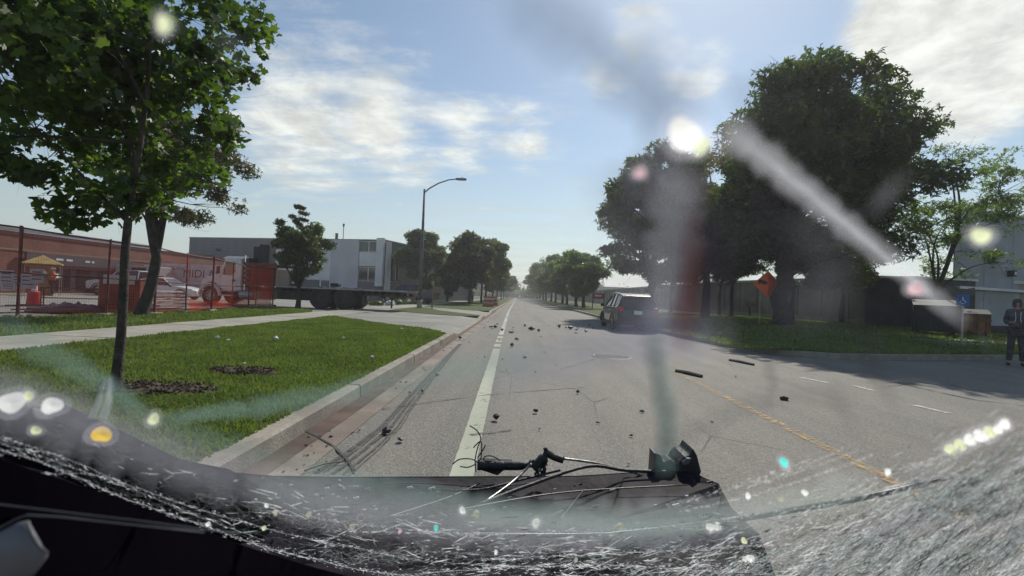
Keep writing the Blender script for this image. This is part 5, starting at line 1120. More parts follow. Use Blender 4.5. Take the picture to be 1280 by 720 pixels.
# ------------------------------------------------------------------ the wrecked car we look out of: hood edge, cowl, dash, windscreen
wc = empty('wrecked_car', (0, 0, 0), 0, 'crashed dark car seen from its driver side, crushed bonnet edge and shattered windscreen', 'car')
HOOD = mat('crushed_dark_bonnet', (.026, .018, .025), .75, var=.3, vscale=18, bump=.25, bscale=35, spec=.15)
SL, DP = R(31), .042                           # slope of the windscreen, distance of its plane from the lens
gn = Vector((0, math.sin(SL), math.cos(SL)))
def onglass(px, py, lift=0.0):
    d = pix_dir(px, py); k = d.dot(gn); return C + d * ((DP - lift) / (.5 * (k + math.sqrt(k * k + .0144))))
# bonnet: a bent sheet from the cowl forward to its broken front edge
def dep(px): return 1.22 + .04 * math.sin(px * .012)
edge = [(-60, 490, 1.15), (0, 508, 1.15), (60, 528, 1.15), (130, 553, 1.15), (200, 578, 1.17), (270, 590, 1.2), (340, 596, 1.22), (420, 597.5, 1.24), (520, 597, 1.25), (620, 596.5, 1.26), (720, 596, 1.27), (800, 591, 1.28), (858, 586, 1.28), (880, 598, 1.26), (899, 606, 1.25)]
P1_ = [wp(*e) for e in edge]
g = random.Random(8); rows = 9
vs = []
for i, p in enumerate(P1_):
    nx = [p + Vector((0, -.015, -.03))]
    for j in range(rows):
        f = j / (rows - 1); q_ = p.lerp(Vector((p.x * .92, .62, .74 if p.x > -.5 else .80)), f)
        vs.append(q_ + Vector((0, 0, (.012 * math.sin(i * 1.7 + j * 1.1) + .014 * math.sin(j * 2.3 - i * .8)) * (f > 0) * (f < 1))))
n = len(P1_)
fs = [(i * rows + j, (i + 1) * rows + j, (i + 1) * rows + j + 1, i * rows + j + 1) for i in range(n - 1) for j in range(rows - 1)]
bn = MB().add(vs, fs).build('bonnet', HOOD, wc, smooth=False)
sm = bn.modifiers.new('s', 'SOLIDIFY'); sm.thickness = .02; sm.offset = -1
MB().tube([p + Vector((0, .004, -.004)) for p in P1_], .006, 6).build('bonnet_lip', mat('edge_grey', (.05, .048, .052), .45, var=.3, vscale=25), wc)
# front apron below the lip on the right, with mesh vent
q_ = [wp(780, 596, 1.25), wp(898, 606, 1.22), wp(902, 622, 1.20), wp(896, 640, 1.05), wp(760, 652, 1.0)]
MB().add([p for p in q_] + [p + Vector((0, .1, -.06)) for p in q_], [(0, 1, 2, 3, 4), (9, 8, 7, 6, 5)] + [(i, i + 5, (i + 1) % 5 + 5, (i + 1) % 5) for i in range(5)]).build('cowl_end', HOOD, wc, bevel=.004)
MESHK = mesh_mat('black_vent_mesh', (.10, .10, .10), .3, .006)
a, b, c, d = wp(700, 655, .98), wp(900, 630, 1.0), wp(905, 648, .92), wp(705, 668, .9)
o = MB().add([a, b, c, d], [(0, 1, 2, 3)]).build('vent_mesh', MESHK, wc); u = o.data.uv_layers.new(name='uv')
for l, t_ in zip(o.data.loops, ((0, .06), (.33, .06), (.33, 0), (0, 0))): u.data[l.index].uv = t_
# lamp pod / broken mirror housing standing on the right end
def poly3(name, pts, depth, thick, m, bevel=.004, smooth=False):
    q_ = [wp(x, y, depth) for x, y in pts]; n = len(q_); dv = Vector((0, thick, 0))
    return MB().add(q_ + [p + dv for p in q_], [tuple(range(n)), tuple(range(n, 2 * n))[::-1]] + [(i, i + n, (i + 1) % n + n, (i + 1) % n) for i in range(n)]).build(name, m, wc, bevel=bevel)
poly3('broken_housing', [(850, 577), (856, 571), (863, 569), (867, 561), (872, 570), (877, 590), (874, 598), (852, 597), (842, 599)], 1.27, .09, BLACK)
poly3('housing_face', [(853, 578), (859, 573), (865, 573), (861, 580), (854, 582)], 1.262, .01, mat('grey_plastic', (.14, .13, .14), .4), .002)
poly3('bracket', [(818, 566), (826, 569), (830, 578), (838, 574), (846, 580), (845, 597), (816, 597)], 1.275, .05, mat('grey_bracket', (.11, .10, .105), .5, var=.2), .003)
# wiper linkage
RODM = mat('linkage_rod', (.42, .40, .37), .35, metal=.7, var=.3, vscale=40)
def wire(name, pts, r_, m, depth=1.24, n=6, smooth=True):
    P = [Vector(wp(p[0], p[1], p[2] if len(p) > 2 else depth)) for p in pts]; Q = []
    for i in range(len(P) - 1):
        p0, p1, p2, p3 = P[max(i - 1, 0)], P[i], P[i + 1], P[min(i + 2, len(P) - 1)]
        for k in range(5):
            t = k / 5; Q.append(.5 * ((2 * p1) + (p2 - p0) * t + (2 * p0 - 5 * p1 + 4 * p2 - p3) * t * t + (3 * p1 - p0 - 3 * p2 + p3) * t ** 3))
    Q.append(P[-1]); return MB().tube(Q, r_, n).build(name, m, wc, smooth=smooth)
wire('wiper_rod', [(664, 580, 1.2), (640, 603, 1.13), (603, 630, 1.02)], .0034, RODM); wire('wiper_rod', [(701, 573, 1.22), (745, 579, 1.24), (790, 590, 1.26), (815, 599, 1.27)], .0034, RODM)
wire('wiper_blade', [(596, 632, 1.0), (660, 607, 1.1), (735, 583, 1.2), (782, 588, 1.24), (838, 590, 1.26)], .0045, BLACK)
wire('linkage_pivot', [(668, 586, 1.21), (680, 572, 1.21), (683, 565, 1.21), (681, 560, 1.21)], [.014] * 6 + [.008] * 5 + [.006] * 5, BLACK)
wire('linkage_pivot', [(683, 566, 1.215), (692, 571, 1.22), (704, 575, 1.22)], .010, BLACK)
wire('motor_bracket', [(597, 581, 1.21), (620, 582, 1.21), (652, 582, 1.21), (668, 580, 1.21)], [.014] * 6 + [.012] * 5 + [.008] * 5, BLACK)
poly3('torn_foam', [(597, 577), (640, 579), (642, 585), (630, 588), (622, 595), (598, 587)], 1.215, .03, mat('torn_grey_foam', (.05, .045, .05), .9, var=.3, vscale=40), .003)
g = random.Random(2)
for k in range(16):
    x, y = 664 + g.uniform(-4, 16), 584 + g.uniform(-8, 10); s_ = g.uniform(2, 5); poly3('torn_scrap', [(x, y), (x + s_, y - s_ * .6), (x + s_ * 1.3, y + s_ * .7), (x + s_ * .2, y + s_)], 1.2 + g.uniform(-.02, .02), .006, (BLACK, mat('torn_grey_foam', (.05, .045, .05), .9), STEEL)[k % 3], 0)
for pts in ([(595, 590), (594, 575), (597, 560), (601, 548), (596, 538), (587, 532)], [(599, 588), (602, 565), (601, 552), (594, 557), (592, 560)], [(566, 580), (575, 574), (590, 574), (598, 579)], [(602, 580), (606, 571), (615, 570), (624, 575), (626, 578)], [(575, 583), (585, 584), (595, 580)], [(597, 572), (604, 562), (607, 556)]):
    wire('loose_wire', pts, .0016, BLACK, 1.215, 5)
wire('trim_cable', [(700, 588, 1.2), (650, 600, 1.15), (600, 612, 1.1), (540, 612, 1.08)], .003, BLACK); wire('trim_cable', [(636, 607, 1.12), (664, 604, 1.12), (668, 606, 1.12)], .002, RODM)
g = random.Random(31)
for k in range(46):                             # torn scraps and glass crumbs lying on the bonnet
    px = g.uniform(340, 890); py = g.uniform(601, 648); dd = 1.2 - (py - 600) * .0062; s_ = g.uniform(1.2, 4.2)
    poly3('bonnet_scrap', [(px, py), (px + s_ * 2, py - s_ * .5), (px + s_ * 2.4, py + s_ * .3), (px + s_ * .6, py + s_ * .6)], dd, .003, (STEEL, BLACK, WPAINT, DSTEEL)[k % 4], 0)
for pts in ([(420, 610), (520, 604), (640, 612)], [(560, 640), (700, 616), (860, 606)], [(700, 650), (730, 612)], [(480, 648), (560, 622), (600, 604)]):
    wire('bonnet_crease', [(x, y, 1.2 - (y - 600) * .0062) for x, y in pts], .0018, mat('crease_highlight', (.09, .08, .085), .4, metal=.4))
# curved dark wing line and seal at right of the bonnet
wire('seal_strip', [(560, 668, .8), (760, 668, .88), (900, 652, .95), (1000, 636, 1.0), (1080, 622, 1.05), (1150, 606, 1.05), (1190, 596, 1.05)], [.004] * 6 + [.006] * 20 + [.004] * 5, mat('wet_rubber', (.02, .02, .022), .3), smooth=True)
# dark panel standing in for the dashboard's reflection, lower left of the glass, and a shard standing out of the frame
poly3('dash_reflection', [(-60, 560), (-20, 520), (40, 512), (110, 545), (200, 588), (262, 600), (300, 620), (322, 645), (330, 672), (300, 680), (180, 640), (60, 590)], .62, .04, mat('dash_reflection_black', (.006, .005, .007), 1.0, var=.1, spec=0), .0)
# scuttle / cowl tray under the glass
ty = [(-900, .50), (-500, .56), (0, .60), (500, .58), (900, .5)]
vs = []; 
for x in np.linspace(-1.0, 1.0, 15):
    yy = .60 - .09 * x * x
    vs += [(x, yy + .06, .745), (x, yy - .06, .80), (x, yy - .12, .83), (x, yy - .2, .79)]
MB().add(vs, [(i * 4 + k, (i + 1) * 4 + k, (i + 1) * 4 + k + 1, i * 4 + k + 1) for i in range(14) for k in range(3)]).build('scuttle_tray', BLACK, wc, smooth=True)
mb = MB()
for k in range(46): x = -.95 + k * .042; mb.box((x, .60 - .09 * x * x, .79), (.008, .1, .012), -.18 * x)
mb.build('scuttle_grille', mat('scuttle_grey', (.035, .034, .037), .5), wc)
# dashboard top: dark pad close under the lens, lower left, with trim lines
dash_edge = [(-80, 545, .15), (0, 573, .15), (60, 595, .16), (140, 622, .185), (220, 652, .22), (300, 682, .26), (380, 706, .31), (470, 730, .36), (520, 760, .38)]
q_ = [wp(*e) for e in dash_edge]; low = [Vector((p.x, p.y - .04, p.z - .16)) for p in q_]
dk = mat('dash_black', (.004, .003, .005), 1.0, var=.1, spec=0)
def band(name, A, B, m, thick=.01, **kw):
    n = len(A); vs = list(A) + list(B); fs = [(i, i + 1, n + i + 1, n + i) for i in range(n - 1)]
    o = MB().add(vs, fs).build(name, m, wc, smooth=True); s_ = o.modifiers.new('s', 'SOLIDIFY'); s_.thickness = thick; s_.offset = 0; return o
band('dashboard', q_, low, dk, .006)
band('trim_line', [wp(x, y, .12) for x, y in ((-60, 620), (0, 630), (90, 641), (170, 650), (260, 662), (300, 667))], [wp(x, y, .12) for x, y in ((-60, 625), (0, 631.5), (90, 642), (170, 651), (260, 662.5), (300, 667.5))], mat('dash_trim', (.07, .07, .08), .5), .0003)
band('binnacle_rim', [wp(x, y, .115) for x, y in ((-60, 676), (0, 658), (20, 648), (34, 643), (80, 646), (160, 655), (255, 665))], [wp(x, y, .115) for x, y in ((-60, 684), (0, 661), (20, 650), (34, 645), (80, 647.5), (160, 656), (255, 666))], mat('dash_grey_trim', (.10, .10, .11), .5), .0003)
band('binnacle_side', [wp(x, y, .11) for x, y in ((-60, 690), (0, 665), (20, 655), (33, 652))], [wp(x, y, .11) for x, y in ((-60, 760), (0, 740), (40, 720), (58, 696))], mat('binnacle_grey', (.16, .15, .17), .5), .001)
band('binnacle_seam', [wp(x, y, .108) for x, y in ((34, 652), (38, 668), (48, 684), (58, 693))], [wp(x, y, .108) for x, y in ((36, 652), (40, 667), (50, 682), (60, 691))], mat('dash_grey_trim', (.22, .22, .23), .4), .0005)

# ------------------------------------------------------------------ windscreen: clear pane, cracks, crazed band, loose crumbs, painted glare and glints
ws_ = empty('windscreen', (0, 0, 0)); ws_.parent = wc
def clear_mat():
    m = bpy.data.materials.new('clear_glass'); m.use_nodes = True; t = NT(m.node_tree); t.n.remove(t.n['Principled BSDF']); tr = t.new('ShaderNodeBsdfTransparent'); tr.inputs[0].default_value = (.97, .985, .97, 1)
    t.link(tr.outputs[0], t.n['Material Output'].inputs[0]); return m
vs = [onglass(-260 + 1800 * i / 30, -420 + 1200 * j / 30, -.0015) for i in range(31) for j in range(31)]
MB().add(vs, [(i * 31 + j, (i + 1) * 31 + j, (i + 1) * 31 + j + 1, i * 31 + j + 1) for i in range(30) for j in range(30)]).build('pane', clear_mat(), ws_, smooth=True)
def crack_mat(name, col, alpha, tl=.75, sc=220, lo=.15, hi=.7, floor=.72):
    m = bpy.data.materials.new(name); m.use_nodes = True; t = NT(m.node_tree); t.n.remove(t.n['Principled BSDF'])
    pos = t.new('ShaderNodeNewGeometry').outputs['Position']
    d = t.new('ShaderNodeBsdfDiffuse'); d.inputs[0].default_value = (*col, 1); b = t.new('ShaderNodeBsdfTranslucent'); b.inputs[0].default_value = (*col, 1)
    mx = t.new('ShaderNodeMixShader'); mx.inputs[0].default_value = tl; t.link(d.outputs[0], mx.inputs[1]); t.link(b.outputs[0], mx.inputs[2])
    tr = t.new('ShaderNodeBsdfTransparent'); f = t.ramp(t.noise(pos, sc, 2, .6), lo, hi, floor, 1)
    at = t.new('ShaderNodeAttribute', attribute_name='dens')
    f = t.math('MULTIPLY', t.math('MULTIPLY', f, alpha), at.outputs['Fac'])
    m2 = t.new('ShaderNodeMixShader'); t.link(f, m2.inputs[0]); t.link(tr.outputs[0], m2.inputs[1]); t.link(mx.outputs[0], m2.inputs[2]); t.link(m2.outputs[0], t.n['Material Output'].inputs[0]); return m
def crack(name, pts, wpx, m, seed=0, fade=(1, 1), jag=1.5):
    """a fracture face in the pane, or a strip painted as glare or reflection: runs along the plane, a few tenths of a millimetre proud, ragged"""
    g = random.Random(seed); Q = []
    for (a, b) in zip(pts, pts[1:]):
        k_ = max(2, int(math.hypot(b[0] - a[0], b[1] - a[1]) / 16))
        for k in range(k_): f = k / k_; Q.append((a[0] + (b[0] - a[0]) * f + g.uniform(-jag, jag), a[1] + (b[1] - a[1]) * f + g.uniform(-jag, jag)))
    Q.append(pts[-1]); vs = []; dn = []; n = len(Q)
    for i, p in enumerate(Q):
        a = Vector(Q[max(i - 1, 0)]); b = Vector(Q[min(i + 1, n - 1)]); t = (b - a).normalized(); nr = Vector((-t.y, t.x)); f = i / (n - 1)
        w = wpx(f) if callable(wpx) else wpx; w *= g.uniform(.8, 1.2); l = g.uniform(.0002, .0012)
        w *= 1.5 if name == 'crack' else 1
        en = min(1, i / 2.5, (n - 1 - i) / 2.5) if name == 'crack' else 1
        for s_, d_ in ((-.5, 0), (-.22, .75), (0, 1), (.22, .75), (.5, 0)): x, y = p[0] + nr.x * w * s_, p[1] + nr.y * w * s_; vs.append(onglass(x, y, l)); dn.append((fade[0] + (fade[1] - fade[0]) * f) * en * d_)
    fs = [(i * 5 + k, i * 5 + k + 1, (i + 1) * 5 + k + 1, (i + 1) * 5 + k) for i in range(n - 1) for k in range(4)]
    o = MB().add(vs, fs).build(name, m, ws_); at = o.data.attributes.new('dens', 'FLOAT', 'POINT'); at.data.foreach_set('value', dn); return o
CW = crack_mat('fracture_white', (.80, .79, .84), .50); CG = crack_mat('fracture_greenish', (.17, .26, .24), .48); CD = crack_mat('fracture_dark', (.06, .055, .075), .62, .3); CR = crack_mat('red_reflection', (.15, .04, .04), .52, .5)
CP = crack_mat('fracture_pale_glare', (.48, .48, .55), .28)
crack('crack', [(895, 150), (960, 200), (1060, 283), (1130, 340), (1215, 410)], lambda f: 38 - 20 * f, CW, 1, (.95, .5))
crack('crack', [(925, 172), (1000, 232), (1100, 316), (1180, 382)], 7, CW, 71, (.5, .9))
crack('crack', [(1215, 405), (1245, 440)], 12, CP, 2, (.5, .1))
crack('crack', [(850, 200), (842, 300), (832, 430)], lambda f: 62 - 22 * f, CP, 3, (1.2, .9)); crack('crack', [(806, 400), (818, 450), (832, 520), (834, 610)], 25, CD, 61, (.6, .75)); crack('crack', [(815, 400), (822, 450), (834, 520), (832, 600)], 22, CG, 4, (.8, 1.2)); crack('crack', [(930, 230), (900, 330), (880, 400)], 70, CD, 62, (.4, .3)); crack('crack', [(720, 250), (800, 330), (810, 410)], 60, CP, 63, (.25, .5)); crack('crack', [(990, 250), (1040, 330), (1060, 420)], 60, CP, 64, (.3, .1)); crack('crack', [(878, 240), (872, 330), (868, 430)], 80, CD, 65, (.7, .8)); crack('crack', [(790, 420), (815, 440), (825, 470)], 40, CP, 24, (.5, .6))
crack('crack', [(868, 240), (866, 300), (860, 370), (853, 445)], lambda f: 24 + 6 * f, CR, 5, (.5, 1.6)); crack('crack', [(878, 260), (880, 230), (872, 205)], 34, CR, 6, (.25, .35))  # dark red strips painted as a red reflection in the glass
crack('crack', [(870, 170), (780, 90), (680, 20), (620, -20)], lambda f: 70, CD, 7, (.75, .35)); crack('crack', [(850, 185), (790, 225), (720, 250)], 55, CD, 8, (.7, .2)); crack('crack', [(900, 150), (850, 90), (790, 20)], lambda f: 55 - 20 * f, CP, 9, (.7, .55))
crack('crack', [(905, 140), (960, 120), (1010, 130)], 60, CD, 10, (.8, .3)); crack('crack', [(940, 220), (985, 330), (1000, 420)], 46, CD, 11, (.55, .35)); crack('crack', [(1085, 275), (1115, 235), (1140, 205)], 28, CP, 12, (.7, .25))
crack('crack', [(1040, 320), (1030, 360), (960, 400)], 60, CP, 13, (.25, .15)); crack('crack', [(955, 430), (966, 480), (955, 525)], 14, CD, 14, (.8, .3)); crack('crack', [(1070, 400), (1090, 460), (1130, 520)], 22, CD, 15, (.7, .3)); crack('crack', [(1030, 470), (1060, 520), (1085, 560)], 20, CD, 16, (.4, .2))
crack('crack', [(190, 527), (290, 513), (420, 492), (545, 466), (700, 442)], lambda f: 15 + 22 * f, CG, 17, (1.1, .5)); crack('crack', [(-20, 395), (60, 440), (130, 480), (200, 530)], lambda f: 40 - 20 * f, CG, 18, (.5, 1.1)); crack('crack', [(600, 470), (780, 430), (900, 415)], 50, crack_mat('bluish_glare', (.16, .17, .28), .5), 19, (.4, .8))  # the bluish strip is glare painted across the road
crack('crack', [(200, 527), (330, 570), (460, 600), (640, 640), (800, 655), (930, 650)], lambda f: 26, CG, 20, (.5, .5)); crack('crack', [(262, 40), (285, 52), (300, 90)], 30, CP, 21, (.5, .2)); crack('crack', [(800, 570), (950, 500), (1080, 490)], 26, CD, 22, (.3, .2)); crack('crack', [(440, 110), (470, 60), (400, 80)], 40, CP, 23, (.35, .3))
crack('crack', [(860, 180), (800, 215), (830, 260)], 60, CP, 25, (.8, .5)); crack('crack', [(885, 175), (915, 190)], 46, crack_mat('fracture_amber', (.45, .33, .28), .7), 26, (1, .5))
crack('crack', [(-30, 500), (120, 545), (260, 590), (420, 628), (640, 655), (900, 655), (1010, 640)], lambda f: 62 - 14 * f, CP, 31, (.85, .6), 5)  # wide pale strips from here on are painted veiling glare
crack('crack', [(-30, 470), (60, 500), (180, 540), (300, 590)], 44, CP, 32, (.8, .3), 4)  # wide pale strip painted as veiling glare
crack('crack', [(350, 630), (600, 668), (900, 672)], 36, CP, 33, (.3, .6), 4)
CGW = crack_mat('milky_haze', (.56, .64, .60), .30)  # greenish-white colour for the painted milky veil, low in the glass
crack('crack', [(300, 600), (440, 625), (600, 645), (800, 655), (960, 640), (1100, 600)], 44, CGW, 35, (.6, .9), 4)  # strip of the painted milky veil
crack('crack', [(560, 640), (760, 658), (900, 655)], 20, CGW, 36, (.9, .9), 3)  # strip of the painted milky veil
crack('crack', [(760, 440), (820, 412), (930, 418)], 56, CP, 34, (.4, .5), 4)  # pale smear painted as glare over the dark car
# white fracture line and the fan of fine lines at lower left and lower right
FL = crack_mat('fracture_line', (.62, .62, .66), .9, .7, 1500, .42, .6, 0)
FLP = []
for k, (pts, w) in enumerate((([(-20, 556), (60, 580), (140, 617), (180, 632), (240, 652), (330, 684), (450, 712), (560, 728)], 3.2), ([(-20, 540), (80, 572), (160, 606), (260, 640), (360, 668), (520, 700), (680, 712)], 1.8), ([(-20, 548), (60, 573), (150, 606), (250, 646), (330, 676)], 1.2), ([(-10, 560), (20, 585), (35, 594), (60, 590)], 2), ([(35, 594), (110, 592), (150, 600)], 1.4),
    ([(520, 718), (640, 708), (760, 706), (900, 714), (1010, 722)], 3), ([(600, 700), (800, 690), (1000, 680), (1150, 650), (1290, 600)], 2), ([(820, 716), (960, 700), (1100, 668), (1290, 606)], 2), ([(1100, 730), (1180, 690), (1290, 640)], 4), ([(1180, 730), (1230, 700), (1290, 672)], 3), ([(900, 650), (1040, 630), (1130, 604), (1200, 590)], 1.6), ([(1130, 590), (1200, 560), (1260, 535)], 5), ([(430, 664), (620, 668), (780, 662), (900, 656)], 1.5), ([(330, 640), (450, 655), (600, 672)], 1.3))):
    g = random.Random(400 + k); crack('fracture_line', pts, w * .62, FL, 40 + k, (.9, .9), .9); FLP.append((pts, w))
for k in range(20):
    y0 = 735 - k * 9.5 + g.uniform(-4, 4); x0 = 880 + g.uniform(-60, 240); x1 = 1290
    pts = []; x = x0; y = y0
    while x < x1: pts.append((x, y)); a_ = 10 + 26 * min(1, max(0, (x - 700) / 560)) + 5 * math.sin(k * 1.7); y -= math.tan(R(a_)) * 60; x += 60
    pts = [p for p in pts if p[1] > 560]
    if len(pts) > 2: crack('fracture_line', pts, g.uniform(.6, 2.4), FL, 90 + k, (.3, 1), 1.2); FLP.append((pts, g.uniform(.8, 2.6)))
SHD = crack_mat('standing_shard', (.5, .54, .56), .55, .6, 60, .2, .7)
for q_ in ([(110, 523), (120, 500), (133, 470), (129, 500), (118, 524)], [(124, 522), (137, 476), (141, 500), (134, 526)], [(134, 474), (140, 470), (143, 487), (137, 492)]):
    o = MB().add([onglass(x, y, .004 + .002 * i) for i, (x, y) in enumerate(q_)], [tuple(range(len(q_)))]).build('glass_shard', SHD, ws_); av = o.data.attributes.new('dens', 'FLOAT', 'POINT'); av.data.foreach_set('value', [.9] * len(q_))
# crazed zone
def sst(a, b, x): t = min(1, max(0, (x - a) / (b - a))); return t * t * (3 - 2 * t)
UPL = [(-60, 480), (0, 492), (100, 515), (200, 555), (300, 585), (400, 604), (500, 622), (600, 638), (700, 650), (800, 655), (900, 650), (1000, 632), (1080, 600), (1150, 560), (1220, 535), (1300, 505), (1360, 490)]
LOW = [(-60, 540), (0, 556), (60, 580), (140, 617), (180, 632), (240, 652), (330, 684), (450, 712), (560, 760), (1400, 900)]
def interp(t, x):
    for a, b in zip(t, t[1:]):
        if a[0] <= x <= b[0]: return a[1] + (b[1] - a[1]) * (x - a[0]) / (b[0] - a[0])
    return t[-1][1]
def dens(px, py):
    u_ = interp(UPL, px); d = py - u_; lo = interp(LOW, px)
    mv = sst(330, 380, px) * sst(640, 560, px) if False else max(0, 1 - abs(px - 450) / 170) * sst(20, 50, d)
    v = .35 * mv + sst(-14 - 12 * sst(850, 1000, px), 30 + 75 * sst(850, 1100, px), d) * (.20 + .55 * sst(0, 95, d) * sst(420, 760, px) + .6 * sst(930, 1180, px) * sst(-10, 60, d))
    return v * (1 - sst(-3, 3, py - lo))
FLOW = [0.0]
for _x in range(-60, 1400): FLOW.append(FLOW[-1] + math.tan(R(-(18 - 18 * sst(0, 520, _x)) + 34 * sst(560, 1280, _x))))
fuv = []
nx, ny = 150, 44; vs = []; dn = []; g = random.Random(6)
for i in range(nx):
    for j in range(ny):
        px = -40 + 1370 * i / (nx - 1); py = 470 + 275 * j / (ny - 1); vs.append(onglass(px, py, g.uniform(0, .0012))); dn.append(min(1, dens(px, py))); fuv.append((px, py + FLOW[int(px) + 60] - FLOW[340]))
keep = [(i * ny + j, (i + 1) * ny + j, (i + 1) * ny + j + 1, i * ny + j + 1) for i in range(nx - 1) for j in range(ny - 1)]
keep = [f for f in keep if max(dn[k] for k in f) > .01]
m = bpy.data.materials.new('crazed_glass'); m.use_nodes = True; t = NT(m.node_tree); t.n.remove(t.n['Principled BSDF'])
pos = t.new('ShaderNodeNewGeometry').outputs['Position']; at = t.new('ShaderNodeAttribute', attribute_name='dens').outputs['Fac']
uvn = t.new('ShaderNodeUVMap').outputs[0]
wv = t.new('ShaderNodeTexNoise'); wv.inputs['Scale'].default_value = .03; t.link(uvn, wv.inputs['Vector'])
wu = t.vmath('ADD', uvn, t.vmath('MULTIPLY', wv.outputs['Color'], (18, 18, 0)))
va = t.voro(t.scale(wu, .030, .105, 1), 1.0, 'DISTANCE_TO_EDGE'); vb = t.voro(t.scale(wu, .085, .26, 1), 1.0, 'DISTANCE_TO_EDGE'); vc_ = t.voro(t.scale(wu, .085, .26, 1), 1.0); cell = vc_.outputs['Color']
sc_c = t.new('ShaderNodeSeparateColor'); t.link(cell, sc_c.inputs[0])
e1 = t.ramp(va.outputs['Distance'], .0, .05, 1, 0); e2 = t.ramp(vb.outputs['Distance'], .0, .10, 1, 0)
bandn = t.ramp(t.noise(t.scale(wu, .004, .03, 1), 1.0, 5, .65), .38, .66); spk = t.ramp(t.noise(t.scale(uvn, .25, .6, 1), 1, 2, .8), .60, .72)
e2 = t.math('MULTIPLY', e2, bandn); ed = t.math('MAXIMUM', t.math('MULTIPLY', e1, t.ramp(t.noise(t.scale(uvn, .05, .05, 1), 1, 3, .7), .35, .65)), e2)
tone = t.math('MULTIPLY', t.ramp(sc_c.outputs[0], .2, 1), bandn)
f = t.math('ADD', t.math('MULTIPLY', ed, .75), t.math('MULTIPLY', tone, .42)); f = t.math('ADD', f, t.math('MULTIPLY', spk, .35))
f = t.math('MULTIPLY', f, t.math('MULTIPLY', at, 1.25)); f = t.math('ADD', f, t.math('MULTIPLY', t.ramp(at, .5, 1.0, 0, .36), t.math('ADD', t.math('MULTIPLY', bandn, .5), .55)), clamp=True)
c1 = t.mix(t.ramp(sc_c.outputs[1], .3, 1), (.09, .125, .125, 1), (.25, .31, .30, 1)); c1 = t.mix(t.math('MULTIPLY', t.ramp(t.noise(pos, 9, 3, .6), .45, .65), .5), c1, (.28, .24, .29, 1)); c1 = t.mix(t.math('MULTIPLY', t.ramp(t.noise(t.scale(wu, .006, .035, 1), 1.0, 4, .6), .52, .64), .75), c1, (.025, .03, .034, 1))
c1 = t.mix(t.math('MULTIPLY', ed, .75), c1, (.74, .77, .77, 1)); c1 = t.mix(spk, c1, (.95, .95, .95, 1))
d_ = t.new('ShaderNodeBsdfDiffuse'); t.link(c1, d_.inputs[0]); b_ = t.new('ShaderNodeBsdfTranslucent'); t.link(c1, b_.inputs[0]); gl = t.new('ShaderNodeBsdfGlossy'); gl.inputs['Roughness'].default_value = .3
mx = t.new('ShaderNodeMixShader'); mx.inputs[0].default_value = .6; t.link(d_.outputs[0], mx.inputs[1]); t.link(b_.outputs[0], mx.inputs[2]); mg = t.new('ShaderNodeMixShader'); mg.inputs[0].default_value = .12; t.link(mx.outputs[0], mg.inputs[1]); t.link(gl.outputs[0], mg.inputs[2])
bb = t.new('ShaderNodeBump'); bb.inputs['Distance'].default_value = .002; bb.inputs['Strength'].default_value = 1; t.link(cell, bb.inputs['Height']); t.link(bb.outputs[0], gl.inputs['Normal'])
tr = t.new('ShaderNodeBsdfTransparent'); mz = t.new('ShaderNodeMixShader'); t.link(f, mz.inputs[0]); t.link(tr.outputs[0], mz.inputs[1]); t.link(mg.outputs[0], mz.inputs[2]); t.link(mz.outputs[0], t.n['Material Output'].inputs[0])
o = MB().add(vs, keep).build('crazed_glass', m, ws_, kind='stuff'); uvl = o.data.uv_layers.new(name='uv'); uvl.data.foreach_set('uv', np.array([fuv[l.vertex_index] for l in o.data.loops], dtype=np.float32).ravel()); av = o.data.attributes.new('dens', 'FLOAT', 'POINT'); av.data.foreach_set('value', dn)
# loose crumbs of glass: bright little facets
def splinter_glint_mat(name, col):
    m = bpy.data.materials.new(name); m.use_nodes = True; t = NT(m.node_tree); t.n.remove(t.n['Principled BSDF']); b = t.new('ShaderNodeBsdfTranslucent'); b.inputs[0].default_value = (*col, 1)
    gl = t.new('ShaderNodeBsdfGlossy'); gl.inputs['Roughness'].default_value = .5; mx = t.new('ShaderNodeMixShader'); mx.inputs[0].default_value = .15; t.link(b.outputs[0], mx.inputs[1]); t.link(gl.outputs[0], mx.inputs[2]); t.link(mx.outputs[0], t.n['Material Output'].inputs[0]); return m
g = random.Random(12)
def ang_at(px, py): return (18 - 18 * sst(0, 520, px)) - 34 * sst(560, 1280, px) - 8 * sst(600, 720, py) * sst(700, 1280, px)
def splinter(mb, px, py, L, w, an, lift):
    a = R(an); dx, dy = math.cos(a), math.sin(a); q_ = []
    for u_, v_ in ((-.5, 0), (-.1, -.5), (.5, -.1), (.2, .5)): q_.append(onglass(px + dx * L * u_ - dy * w * v_, py + dy * L * u_ + dx * w * v_, lift + g.uniform(0, .0006)))
    mb.add(q_, [(0, 1, 2, 3)])
SG = splinter_glint_mat('splinter_grey', (.42, .50, .47)); SDK = splinter_glint_mat('splinter_dark', (.03, .035, .035)); SWH = splinter_glint_mat('splinter_white', (.85, .86, .88)); SPU = splinter_glint_mat('splinter_mauve', (.30, .26, .31))
